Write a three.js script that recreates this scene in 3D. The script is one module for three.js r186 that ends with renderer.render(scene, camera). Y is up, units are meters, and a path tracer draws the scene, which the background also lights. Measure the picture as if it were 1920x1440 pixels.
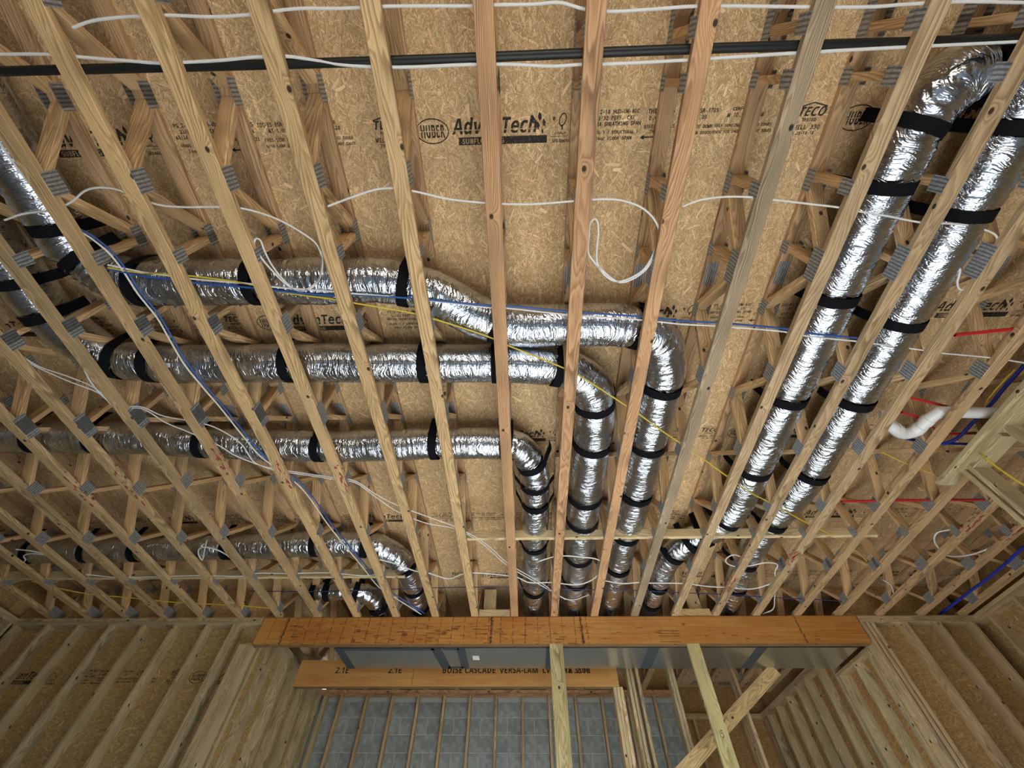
import * as THREE from 'three';

// ---------------------------------------------------------------- camera, sky, sun, exposure
const scene = new THREE.Scene();
const renderer = new THREE.WebGLRenderer({ antialias: true });
renderer.toneMapping = THREE.LinearToneMapping;
renderer.toneMappingExposure = 8.5;
renderer.shadowMap.enabled = true;

const EYE = 1.6;                                   // the phone is held at eye height above the slab
const camera = new THREE.PerspectiveCamera(86.1, 4 / 3, 0.05, 200);
camera.position.set(0, EYE, 0);
camera.up.set(0.01714, 0.58999, 0.80723);
camera.lookAt(-0.023914, EYE + 0.807361, -0.589573);
scene.add(camera);

const sunDirection = new THREE.Vector3(-0.05, 0.34, 1).normalize();
scene.background = new THREE.Color(0.42, 0.56, 0.78);          // bright hazy sky

const sun = new THREE.DirectionalLight(0xfff8f0, 8);
sun.position.copy(sunDirection).multiplyScalar(30);
sun.name = 'sun';
sun.castShadow = true;
sun.shadow.mapSize.set(2048, 2048);
Object.assign(sun.shadow.camera, { left: -12, right: 12, top: 12, bottom: -12, near: 1, far: 60 });
scene.add(sun, sun.target);

// ---------------------------------------------------------------- numbers of the place (metres)
const YB = 2.387 + EYE;            // underside of the bottom chords
const YT = YB + 0.387;             // underside of the top chords
const YS = YT + 0.038;             // underside of the subfloor
const SPACING = 0.48768;           // trusses at 19.2 inches
const trussX = (k) => -0.6255 + (k - 4) * SPACING;
const FRONT = -5.272;              // face of the far walls and the orange beam
const BLOCKZ = -7.8;               // face of the block wall
const LEFT = -6.39, RIGHT = 5.33, NEAR = 3.2, BACK = -8.8;

// ---------------------------------------------------------------- random numbers and noise
function rng(seed) {
  let a = seed >>> 0;
  return () => { a = (a + 0x6D2B79F5) >>> 0; let t = a; t = Math.imul(t ^ (t >>> 15), t | 1); t ^= t + Math.imul(t ^ (t >>> 7), t | 61); return ((t ^ (t >>> 14)) >>> 0) / 4294967296; };
}
const rand = rng(20240611);
const pick = (list) => list[Math.floor(rand() * list.length)];
function hash(x, y, s) { let h = Math.imul(x, 374761393) ^ Math.imul(y, 668265263) ^ Math.imul(s, 1442695041); h = Math.imul(h ^ (h >>> 13), 1274126177); return ((h ^ (h >>> 16)) >>> 0) / 4294967296; }
function noise(x, y, px, py, s) {                   // value noise that repeats every px, py
  const xi = Math.floor(x), yi = Math.floor(y), fx = x - xi, fy = y - yi, u = fx * fx * (3 - 2 * fx), v = fy * fy * (3 - 2 * fy);
  const m = (a, n) => ((a % n) + n) % n, x0 = m(xi, px), x1 = m(xi + 1, px), y0 = m(yi, py), y1 = m(yi + 1, py);
  const a = hash(x0, y0, s), b = hash(x1, y0, s), c = hash(x0, y1, s), d = hash(x1, y1, s);
  return a + (b - a) * u + (c - a) * v + (a - b - c + d) * u * v;
}
const clamp = (v, a = 0, b = 1) => Math.min(b, Math.max(a, v));

// ---------------------------------------------------------------- textures
function dataTexture(w, h, fn, srgb) {
  const d = new Uint8Array(w * h * 4);
  for (let j = 0; j < h; j++) for (let i = 0; i < w; i++) {
    const c = fn((i + 0.5) / w, (j + 0.5) / h), o = (j * w + i) * 4;
    d[o] = clamp(c[0]) * 255; d[o + 1] = clamp(c[1]) * 255; d[o + 2] = clamp(c[2]) * 255; d[o + 3] = 255;
  }
  const t = new THREE.DataTexture(d, w, h);
  t.wrapS = t.wrapT = THREE.RepeatWrapping; t.magFilter = THREE.LinearFilter; t.minFilter = THREE.LinearMipmapLinearFilter; t.generateMipmaps = true;
  if (srgb) t.colorSpace = THREE.SRGBColorSpace;
  t.needsUpdate = true;
  return t;
}
function canvasTexture(w, h, draw, srgb = true) {
  const c = document.createElement('canvas'); c.width = w; c.height = h;
  draw(c.getContext('2d'), w, h);
  const t = new THREE.CanvasTexture(c);
  t.wrapS = t.wrapT = THREE.RepeatWrapping; t.magFilter = THREE.LinearFilter;
  if (srgb) t.colorSpace = THREE.SRGBColorSpace;
  return t;
}
// Sawn pine: growth rings cut flat, fibre, a few knots. One tile is 0.4 m across and 1.6 m along.
const WOOD_U = 0.4, WOOD_V = 1.6;
const knots = [[0.18, 0.2], [0.62, 0.47], [0.85, 0.83], [0.37, 0.72]];
const woodMap = dataTexture(512, 1024, (u, v) => {
  let t = u * 24 + 14 * noise(u * 4, v * 2, 4, 2, 11) + 3.5 * noise(u * 8, v * 5, 8, 5, 12) + 0.7 * noise(u * 24, v * 14, 24, 14, 13);
  let knot = 0;
  for (const [kx, ky] of knots) {
    let dx = Math.abs(u - kx); dx = Math.min(dx, 1 - dx); let dy = Math.abs(v - ky); dy = Math.min(dy, 1 - dy);
    const r = Math.hypot(dx * WOOD_U, dy * WOOD_V * 0.75);
    t += 2.6 * Math.exp(-(r * r) / 0.0011);
    knot = Math.max(knot, clamp((0.013 - r) / 0.005));
  }
  const f = t - Math.floor(t), ring = Math.pow(f, 1.7) * (1 - Math.pow(clamp((f - 0.7) / 0.3), 1.5));
  const strength = 0.35 + 0.65 * noise(u * 6, v * 3, 6, 3, 14);
  const fibre = noise(u * 190, v * 26, 190, 26, 15) - 0.5, blotch = noise(u * 4, v * 7, 4, 7, 16) - 0.5;
  const l = 1 - 0.52 * ring * strength + 0.13 * fibre + 0.12 * blotch;
  const k = 1 - 0.72 * knot;
  return [0.86 * l * k, 0.82 * l * k * (1 - 0.06 * ring), 0.74 * l * k * (1 - 0.16 * ring)];
}, true);
// Strand board: one tile is 1.22 m square.
const OSB = 1.2192;
const strandRandom = rng(77);
const osbMap = canvasTexture(1536, 1536, (g, w, h) => {
  g.fillStyle = 'rgb(200,164,118)'; g.fillRect(0, 0, w, h);
  for (let i = 0; i < 30000; i++) {
    const x = strandRandom() * w, y = strandRandom() * h, big = strandRandom() < 0.025;
    const len = big ? 60 + strandRandom() * 80 : 16 + strandRandom() * 70, wid = big ? 12 + strandRandom() * 18 : 2 + strandRandom() * strandRandom() * 11;
    const ang = (strandRandom() + strandRandom() + strandRandom() - 1.5) * 1.6, tone = strandRandom(), warm = strandRandom();
    const r = 178 + tone * 66, gg = 150 + tone * 67 - warm * 8, b = 108 + tone * 66 - warm * 14, bow = (strandRandom() - 0.5) * wid * 0.9, dark = strandRandom() < 0.6;
    for (const ox of [0, -w, w]) for (const oy of [0, -h, h]) {
      if (x + ox < -90 || x + ox > w + 90 || y + oy < -90 || y + oy > h + 90) continue;
      g.save(); g.translate(x + ox, y + oy); g.rotate(ang);
      g.fillStyle = `rgb(${r | 0},${gg | 0},${b | 0})`;
      g.beginPath(); g.moveTo(-len / 2, -wid * 0.3); g.quadraticCurveTo(0, -wid / 2 + bow, len / 2, -wid * 0.35); g.lineTo(len / 2 - wid * 0.3, wid * 0.4); g.quadraticCurveTo(0, wid / 2 + bow, -len / 2 + wid * 0.2, wid * 0.35); g.fill();
      if (dark) { g.strokeStyle = `rgba(${84 + tone * 40 | 0},${58 + tone * 30 | 0},${32 + tone * 18 | 0},0.5)`; g.lineWidth = 1.3; g.beginPath(); g.moveTo(-len / 2, wid * 0.4); g.quadraticCurveTo(0, wid / 2 + bow, len / 2, wid * 0.4); g.stroke(); }
      g.restore();
    }
  }
});
// Mill printing on one 8-foot sheet: 2.4384 m by 0.18 m, white where ink lies.
const PRINT_H = 0.18;
const inkMap = canvasTexture(2048, 152, (g, w, h) => {
  const m = w / 2.4384;
  g.fillStyle = '#000'; g.fillRect(0, 0, w, h);
  g.fillStyle = '#fff'; g.strokeStyle = '#fff'; g.textBaseline = 'alphabetic';
  g.lineWidth = 5; g.beginPath(); g.ellipse(0.1 * m, 76, 0.094 * m, 52, 0, 0, Math.PI * 2); g.stroke();
  g.font = 'bold 44px sans-serif'; g.textAlign = 'center';
  g.save(); g.translate(0.1 * m, 76); g.scale(0.84, 1.75); g.fillText('HUBER', 0, 16); g.restore();
  g.fillStyle = '#000'; g.fillRect(0.004 * m, 74, 0.19 * m, 4); g.fillStyle = '#fff';
  g.textAlign = 'left'; g.font = 'italic bold 92px sans-serif';
  g.save(); g.translate(0.215 * m, 92); g.scale(0.86, 1); g.fillText('AdvanTech', 0, 0); g.restore();
  g.fillStyle = '#000'; g.fillRect(0.2 * m, 74, 0.5 * m, 4); g.fillStyle = '#fff';
  for (const [x, y, s] of [[0.69, 40, 1], [0.725, 26, 1.2], [0.715, 64, 1.1], [0.75, 52, 1], [0.742, 88, 0.7]]) {
    g.beginPath(); g.moveTo(x * m, y - 14 * s); g.quadraticCurveTo(x * m + 16 * s, y, x * m + 4 * s, y + 17 * s); g.quadraticCurveTo(x * m - 12 * s, y + 6 * s, x * m, y - 14 * s); g.fill();
  }
  g.fillRect(0.25 * m, 106, 0.52 * m, 33);
  g.fillStyle = '#000'; g.font = 'bold 30px sans-serif'; g.fillText('SUBFLOORING', 0.27 * m, 134); g.fillStyle = '#fff';
  g.font = 'bold 20px sans-serif'; g.fillText('®', 0.80 * m, 46); g.lineWidth = 5; g.beginPath(); g.ellipse(0.86 * m, 44, 15, 26, 0.3, 0, 7); g.stroke(); g.fillRect(0.853 * m, 64, 7, 22);
  g.font = '17px sans-serif'; g.fillText('Certified', 0.80 * m, 106); g.fillRect(0.79 * m, 112, 90, 2); g.font = 'bold 20px sans-serif'; g.fillText('SFI-00010', 0.80 * m, 140);
  const block = (x, lines) => { g.textAlign = 'center'; lines.forEach(([s, y, size]) => { g.font = `bold ${size}px monospace`; g.fillText(s, x * m, y); }); g.textAlign = 'left'; };
  block(1.16, [['PS 2-18 HUD-UM-40C', 26, 21], ['23/32 PERF. CAT', 52, 21], ['48/24 SHEATHING SPAN', 76, 21], ['GRADE 1 / STRUCTURAL 1', 110, 18], ['24oc FLOOR SPAN', 136, 20]]);
  block(1.42, [['THICKNESS', 30, 24], ['0.688 IN', 58, 24], ['STRENGTH AXIS', 92, 19], ['THIS WAY', 112, 19]]);
  g.fillRect(1.33 * m, 126, 90, 6); g.beginPath(); g.moveTo(1.315 * m, 129); g.lineTo(1.34 * m, 118); g.lineTo(1.34 * m, 140); g.fill();
  block(1.63, [['ICC-ES ESR-1785', 34, 21], ['AT 1.05', 60, 22], ['THIS SIDE DOWN', 98, 19], ['6/16 LARR 00000', 124, 18]]);
  block(1.90, [['CONFORMS TO', 30, 20], ['M 10.9mm -824', 56, 22], ['SELF SPACING PROFILED EDGES', 96, 17], ['SPACE 1/8 INCH AT SQUARE EDGES', 122, 16]]);
  g.textAlign = 'center'; g.font = 'italic bold 52px sans-serif'; g.fillText('TECO', 2.27 * m, 62); g.lineWidth = 5; g.beginPath(); g.moveTo(2.20 * m, 24); g.lineTo(2.27 * m, 8); g.lineTo(2.35 * m, 24); g.stroke();
  g.font = 'bold 20px sans-serif'; g.fillText('TESTED', 2.27 * m, 84); g.font = 'bold 26px monospace'; g.fillText('MILL 330', 2.27 * m, 116); g.font = 'bold 18px monospace'; g.fillText('23-18-18', 2.27 * m, 138);
  // worn ink: small flecks missing
  g.fillStyle = '#000';
  const r = rng(5); for (let i = 0; i < 2200; i++) g.fillRect(r() * w, r() * h, 1 + r() * 3, 1 + r() * 1.4);
}, false);
// Foil jacket: crumpled relief, 0.4 m round by 0.4 m along.
const foilBump = dataTexture(512, 512, (u, v) => {
  const warp = 0.35 * noise(u * 4, v * 4, 4, 4, 31);
  const ridge = (n) => 1 - Math.abs(2 * n - 1);
  let h = 0.5 * ridge(noise(u * 5, (v + warp * 0.6) * 30, 5, 30, 32)) + 0.3 * ridge(noise(u * 9 + 3 * v, (v + warp * 0.6) * 56, 12, 56, 33)) + 0.2 * ridge(noise(u * 26, v * 60, 26, 60, 34));
  h = Math.pow(h, 1.3);
  return [h, h, h];
});
const plateMap = dataTexture(128, 128, (u, v) => {
  const bar = Math.abs(((u * 5) % 1) - 0.5) < 0.22 ? 0.7 : 1, n = 0.86 + 0.28 * noise(u * 12, v * 12, 12, 12, 41);
  return [0.66 * bar * n, 0.67 * bar * n, 0.67 * bar * n];
}, true);
const blockMap = dataTexture(256, 256, (u, v) => {
  const n = 0.72 + 0.34 * noise(u * 6, v * 6, 6, 6, 51) * 0.6 + 0.28 * noise(u * 90, v * 90, 90, 90, 52);
  return [0.60 * n, 0.63 * n, 0.62 * n];
}, true);
const slabMap = dataTexture(256, 256, (u, v) => {
  const n = 0.8 + 0.25 * noise(u * 5, v * 5, 5, 5, 61) + 0.1 * noise(u * 60, v * 60, 60, 60, 62);
  return [0.71 * n, 0.74 * n, 0.76 * n];
}, true);
// Faces of the two laminated beams
function veneerBase(g, w, h, r, tones) {
  g.fillStyle = tones[0]; g.fillRect(0, 0, w, h);
  for (let i = 0; i < 2600; i++) { g.fillStyle = `rgba(${tones[1]},${0.05 + r() * 0.12})`; g.fillRect(r() * w, r() * h, 30 + r() * 180, 1 + r() * 2); }
  for (let i = 0; i < 60; i++) { g.fillStyle = `rgba(${tones[2]},${0.06 + r() * 0.1})`; g.beginPath(); g.ellipse(r() * w, r() * h, 30 + r() * 90, 8 + r() * 26, 0, 0, 7); g.fill(); }
}
const BEAM_X0 = -3.24, BEAM_X1 = 3.95;
const beamMap = canvasTexture(2048, 96, (g, w, h) => {
  const r = rng(9), X = (x) => (x - BEAM_X0) / (BEAM_X1 - BEAM_X0) * w;
  veneerBase(g, w, h, r, ['rgb(204,150,76)', '154,94,34', '166,92,30']);
  g.strokeStyle = 'rgba(74,38,14,0.75)';
  for (let x = -3.1; x < 0.8; x += 0.147) { g.lineWidth = 1 + r() * 1.6; g.setLineDash([12 + r() * 30, 3 + r() * 9]); g.beginPath(); g.moveTo(X(x) + r() * 3, 0); g.lineTo(X(x) + r() * 3, h); g.stroke(); }
  g.strokeStyle = 'rgba(120,66,24,0.45)';
  for (let x = 0.85; x < 3.2; x += 0.147) { g.lineWidth = 1; g.setLineDash([8 + r() * 26, 10 + r() * 26]); g.beginPath(); g.moveTo(X(x), 0); g.lineTo(X(x) + 2, h); g.stroke(); }
  g.setLineDash([]);
  for (const [x, wd] of [[-2.93, 7], [-0.42, 9], [0.66, 8], [3.22, 5]]) { for (let y = 0; y < h; y += 6) { g.fillStyle = `rgba(58,26,22,${0.4 + r() * 0.4})`; g.fillRect(X(x) + r() * 3 - wd / 2, y, wd * (0.6 + r() * 0.5), 5 + r() * 3); } }
  for (let i = 0; i < 190; i++) { const x = -2.9 + r() * (r() < 0.75 ? 3.6 : 6.4), y = h * (0.25 + 0.72 * r()); g.fillStyle = `rgba(82,38,16,${0.35 + r() * 0.4})`; g.fillRect(X(x), y, 5 + r() * 26, 1 + r() * 2.2); }
  for (const [x, y, s] of [[-2.02, 50, 9], [-1.45, 64, 10], [-0.98, 58, 9], [-2.05, 84, 8], [1.88, 30, 6]]) { g.fillStyle = 'rgba(96,44,20,0.55)'; g.beginPath(); g.ellipse(X(x), y, s, s * 0.7, 0, 0, 7); g.fill(); }
  g.strokeStyle = 'rgba(84,40,16,0.8)'; g.lineWidth = 2; for (const y of [52, 62, 70, 90]) { g.beginPath(); g.moveTo(X(1.55), y); g.lineTo(X(1.80), y + 1); g.stroke(); }
  g.fillStyle = 'rgba(120,70,25,1)'; g.fillRect(0, 0, w, 2);
});
const BEAM2_X0 = -3.05, BEAM2_X1 = 1.18;
const beam2Map = canvasTexture(2048, 146, (g, w, h) => {
  const r = rng(19), X = (x) => (x - BEAM2_X0) / (BEAM2_X1 - BEAM2_X0) * w;
  veneerBase(g, w, h, r, ['rgb(206,158,92)', '160,104,48', '170,108,52']);
  g.fillStyle = 'rgba(110,66,26,0.7)'; g.fillRect(X(-1.5), 0, 4, h);
  g.fillStyle = 'rgb(34,22,16)'; g.font = 'bold 46px sans-serif';
  g.fillText('2.1E', X(-2.55), 74); g.fillText('2.1E', X(-1.84), 74);
  g.fillText('BOISE CASCADE  VERSA-LAM  LVL  2.1E 3100', X(-1.12), 74); g.fillText('APA  2.1E', X(0.42), 74);
});

const pencilMap = canvasTexture(64, 64, (g) => { g.fillStyle = '#000'; g.fillRect(0, 0, 64, 64); g.strokeStyle = '#fff'; g.lineWidth = 4; g.beginPath(); g.moveTo(14, 14); g.lineTo(16, 52); g.moveTo(50, 12); g.lineTo(30, 13); g.lineTo(29, 28); g.quadraticCurveTo(54, 26, 50, 42); g.quadraticCurveTo(44, 56, 26, 50); g.stroke(); }, false);

// ---------------------------------------------------------------- materials
const M = {};
const std = (name, o) => (M[name] = Object.assign(new THREE.MeshStandardMaterial(o), { name }));
std('lumber', { map: woodMap, bumpMap: woodMap, bumpScale: 0.0006, roughness: 0.78, vertexColors: true });
std('strandboard', { map: osbMap, bumpMap: osbMap, bumpScale: 0.0012, roughness: 0.85, vertexColors: true });
M.ink = new THREE.MeshStandardMaterial({ name: 'ink', color: new THREE.Color(0.022, 0.017, 0.013), roughness: 0.8, alphaMap: inkMap, transparent: true });
M.pencil = new THREE.MeshStandardMaterial({ name: 'pencil', color: new THREE.Color(0.06, 0.055, 0.05), roughness: 0.8, alphaMap: pencilMap, transparent: true });
std('plate', { map: plateMap, bumpMap: plateMap, bumpScale: 0.001, metalness: 0.3, roughness: 0.5 });
std('foil', { color: new THREE.Color(0.65, 0.70, 0.77), metalness: 1, roughness: 0.2, bumpMap: foilBump, bumpScale: 0.0048 });
M.strap = new THREE.MeshPhysicalMaterial({ name: 'strap', color: new THREE.Color(0.006, 0.0065, 0.009), roughness: 0.85, specularIntensity: 0.25 });
std('galvanized', { color: new THREE.Color(0.50, 0.53, 0.53), metalness: 0.9, roughness: 0.24 });
std('mastic', { color: new THREE.Color(0.05, 0.065, 0.075), roughness: 0.7 });
std('paper', { color: new THREE.Color(0.75, 0.76, 0.78), roughness: 0.8 });
std('block', { map: blockMap, bumpMap: blockMap, bumpScale: 0.0015, roughness: 0.92, vertexColors: true });
std('mortar', { color: new THREE.Color(0.46, 0.48, 0.46), roughness: 0.95 });
std('slab', { map: slabMap, roughness: 0.85 });
std('ground', { color: new THREE.Color(0.36, 0.32, 0.26), roughness: 0.95 });
std('beamFace', { map: beamMap, roughness: 0.6 });
std('beam2Face', { map: beam2Map, roughness: 0.6 });
std('laminated', { color: new THREE.Color(0.34, 0.23, 0.125), roughness: 0.7, map: woodMap });
std('whiteCable', { color: new THREE.Color(0.78, 0.79, 0.78), roughness: 0.45 });
std('blueCable', { color: new THREE.Color(0.03, 0.10, 0.36), roughness: 0.45 });
std('darkBlueCable', { color: new THREE.Color(0.025, 0.04, 0.13), roughness: 0.5 });
std('yellowCable', { color: new THREE.Color(0.68, 0.52, 0.05), roughness: 0.45 });
std('redPipe', { color: new THREE.Color(0.55, 0.02, 0.025), roughness: 0.4 });
std('bluePipe', { color: new THREE.Color(0.02, 0.04, 0.45), roughness: 0.4 });
std('blackPipe', { color: new THREE.Color(0.018, 0.019, 0.018), roughness: 0.42, metalness: 0.3 });
std('whitePipe', { color: new THREE.Color(0.82, 0.83, 0.83), roughness: 0.3 });
std('redPaint', { color: new THREE.Color(0.34, 0.075, 0.05), roughness: 0.8 });
std('nail', { color: new THREE.Color(0.35, 0.35, 0.36), metalness: 0.9, roughness: 0.4 });

// linear tints for lumber (multiplied into the grain)
const ROSY = [0.86, 0.575, 0.385], YELLOW = [0.94, 0.735, 0.48], GREYED = [0.62, 0.54, 0.45], WEB = [0.98, 0.74, 0.49], STUD = [0.80, 0.74, 0.56], FRESH = [1.06, 0.95, 0.70], GREENED = [0.80, 0.78, 0.50], TAN = [0.86, 0.72, 0.53];
const vary = (c, a = 0.08) => { const l = 1 + (rand() - 0.5) * 2 * a, w = (rand() - 0.5) * a; return [c[0] * l, c[1] * l * (1 - w * 0.4), c[2] * l * (1 - w)]; };

// ---------------------------------------------------------------- geometry helpers
function solid(positions, uvs, tint) {              // flat-shaded triangles
  const g = new THREE.BufferGeometry();
  g.setAttribute('position', new THREE.Float32BufferAttribute(positions, 3));
  g.setAttribute('uv', new THREE.Float32BufferAttribute(uvs, 2));
  if (tint) { const c = new Float32Array(positions.length); for (let i = 0; i < c.length; i += 3) { c[i] = tint[0]; c[i + 1] = tint[1]; c[i + 2] = tint[2]; } g.setAttribute('color', new THREE.BufferAttribute(c, 3)); }
  g.computeVertexNormals();
  return g;
}
// A board w (local x) by t (local y) by length (local z) with eased edges; the grain runs along z.
function boardGeometry(w, t, length, tint, ease = 0.003, su = WOOD_U, sv = WOOD_V) {
  const e = Math.min(ease, w * 0.3, t * 0.3), x = w / 2, y = t / 2, z = length / 2;
  const ring = [[-x + e, -y], [x - e, -y], [x, -y + e], [x, y - e], [x - e, y], [-x + e, y], [-x, y - e], [-x, -y + e]];
  const P = [], U = [], ou = rand(), ov = rand();
  const tri = (a, b, c, ua, ub, uc) => { P.push(...a, ...b, ...c); U.push(...ua, ...ub, ...uc); };
  let s = 0;
  for (let i = 0; i < 8; i++) {
    const a = ring[i], b = ring[(i + 1) % 8], d = Math.hypot(b[0] - a[0], b[1] - a[1]), u0 = ou + s / su, u1 = ou + (s + d) / su, v0 = ov - z / sv, v1 = ov + z / sv;
    const A = [a[0], a[1], -z], B = [b[0], b[1], -z], C = [b[0], b[1], z], D = [a[0], a[1], z];
    tri(A, B, C, [u0, v0], [u1, v0], [u1, v1]); tri(A, C, D, [u0, v0], [u1, v1], [u0, v1]);
    s += d;
  }
  for (const q of [1, -1]) for (let i = 1; i < 7; i++) {
    const t3 = [ring[0], ring[i], ring[i + 1]]; if (q < 0) t3.reverse();
    const uv = (k) => [ou + k[0] / 0.4, ov + k[1] / 0.4];
    tri([...t3[0], q * z], [...t3[1], q * z], [...t3[2], q * z], uv(t3[0]), uv(t3[1]), uv(t3[2]));
  }
  return solid(P, U, tint);
}
const used = new Map();
function numbered(name) { const n = used.get(name) ?? 0; used.set(name, n + 1); return n ? `${name}_${String(n).padStart(3, '0')}` : name; }
function mesh(name, geometry, material, parent) {
  const m = new THREE.Mesh(geometry, material);
  m.name = parent === scene ? numbered(name) : name;
  m.castShadow = m.receiveShadow = true;
  parent.add(m);
  return m;
}
function thing(name, label, category, at = [0, 0, 0], group) {
  const o = new THREE.Group(); o.name = numbered(name); o.position.set(...at); o.userData = { label, category };
  if (group) o.userData.group = group;
  scene.add(o); return o;
}
function structure(name, label, category) { const o = new THREE.Group(); o.name = name; o.userData = { kind: 'structure', label, category }; scene.add(o); return o; }
// Board from a to b (parent space): w is measured along "side", t along the third axis.
function board(name, parent, a, b, w, t, side, tint, material = M.lumber, ease) {
  const A = new THREE.Vector3(...a), B = new THREE.Vector3(...b), dir = B.clone().sub(A), length = dir.length(); dir.normalize();
  const X = new THREE.Vector3(...side); X.addScaledVector(dir, -X.dot(dir)).normalize();
  const Y = new THREE.Vector3().crossVectors(dir, X);
  const m = mesh(name, boardGeometry(w, t, length, tint, ease), material, parent);
  m.position.copy(A).add(B).multiplyScalar(0.5);
  m.quaternion.setFromRotationMatrix(new THREE.Matrix4().makeBasis(X, Y, dir));
  return m;
}
// Box given by its limits, grain along one axis
function slab(name, parent, x0, x1, y0, y1, z0, z1, grain, tint, material = M.lumber, su, sv, ease) {
  const dx = x1 - x0, dy = y1 - y0, dz = z1 - z0;
  let g;
  if (grain === 'x') { g = boardGeometry(dz, dy, dx, tint, ease, su, sv); g.applyMatrix4(new THREE.Matrix4().makeBasis(new THREE.Vector3(0, 0, -1), new THREE.Vector3(0, 1, 0), new THREE.Vector3(1, 0, 0))); }
  else if (grain === 'y') { g = boardGeometry(dx, dz, dy, tint, ease, su, sv); g.applyMatrix4(new THREE.Matrix4().makeBasis(new THREE.Vector3(1, 0, 0), new THREE.Vector3(0, 0, -1), new THREE.Vector3(0, 1, 0))); }
  else g = boardGeometry(dx, dy, dz, tint, ease, su, sv);
  const m = mesh(name, g, material, parent);
  m.position.set((x0 + x1) / 2, (y0 + y1) / 2, (z0 + z1) / 2);
  return m;
}
const osb = (name, parent, x0, x1, y0, y1, z0, z1, grain, tint = [1, 1, 1]) => slab(name, parent, x0, x1, y0, y1, z0, z1, grain, vary(tint, 0.05), M.strandboard, OSB, OSB, 0.0015);
// Printing strip: a quad from corner o with edge vectors e1 (reading direction) and e2 (up)
function printStrip(name, parent, o, e1, e2, u0, u1, material = M.ink) {
  const q = (s, t) => [o[0] + e1[0] * s + e2[0] * t, o[1] + e1[1] * s + e2[1] * t, o[2] + e1[2] * s + e2[2] * t];
  const P = [...q(0, 0), ...q(1, 0), ...q(1, 1), ...q(0, 0), ...q(1, 1), ...q(0, 1)], U = [u0, 0, u1, 0, u1, 1, u0, 0, u1, 1, u0, 1];
  return mesh(name, solid(P, U), material, parent);
}
function tube(name, parent, points, radius, material, radial = 7, per = 7) {
  const c = new THREE.CatmullRomCurve3(points.map((q) => new THREE.Vector3(...q)), false, 'centripetal');
  return mesh(name, new THREE.TubeGeometry(c, Math.max(8, points.length * per), radius, radial, false), material, parent);
}

// ================================================================ the setting
// floor and the ground outside
{
  const f = structure('floor', 'grey concrete slab floor of the unfinished room', 'floor');
  const g = new THREE.BoxGeometry(RIGHT - LEFT + 0.5, 0.12, NEAR - BACK + 0.4); const uv = g.attributes.uv; for (let i = 0; i < uv.count; i++) uv.setXY(i, uv.getX(i) * 4, uv.getY(i) * 4);
  mesh('slab', g, M.slab, f).position.set((LEFT + RIGHT) / 2, -0.06, (NEAR + BACK) / 2);
  const y = structure('ground', 'bare ground outside the opening', 'ground');
  mesh('soil', new THREE.BoxGeometry(90, 0.1, 60), M.ground, y).position.set(0, -0.13, NEAR + 30.2);
}
// ceiling: tongue-and-groove strand board subfloor sheets with mill printing
{
  const c = structure('ceiling', 'strand board subfloor sheets seen from below between the trusses', 'ceiling');
  const inks = { 0: -0.598, 1: -2.03, 2: -0.556, 3: -2.042, 4: -0.70, 5: -1.9, 6: -0.5, 7: -1.7, '-1': -1.9, '-2': -0.6, '-3': -1.8 };
  for (let i = -3; i <= 7; i++) {
    const zNear = Math.min(NEAR + 0.15, -0.777 - 1.2192 * (i - 1)), zFar = -0.777 - 1.2192 * i;
    const start = inks[i] - 2.4384 * 3 - 0.05, mid = -0.777 - 1.2192 * (i - 0.5);
    for (let j = 0; j < 7; j++) {
      const x0 = Math.max(start + j * 2.4384, LEFT - 0.15), x1 = Math.min(start + (j + 1) * 2.4384, RIGHT + 0.15);
      if (x1 - x0 < 0.05) continue;
      const s = osb('sheet', c, x0, x1, YS, YS + 0.018, zFar, zNear, 'x');
      const u0 = (x0 - inks[i]) / 2.4384, u1 = (x1 - inks[i]) / 2.4384, cx = (x0 + x1) / 2, cz = (zFar + zNear) / 2;
      printStrip('printing', s, [x0 - cx, -0.0098, mid - 0.045 - PRINT_H / 2 - cz], [x1 - x0, 0, 0], [0, 0, PRINT_H], u0, u1);
    }
  }
}
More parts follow.
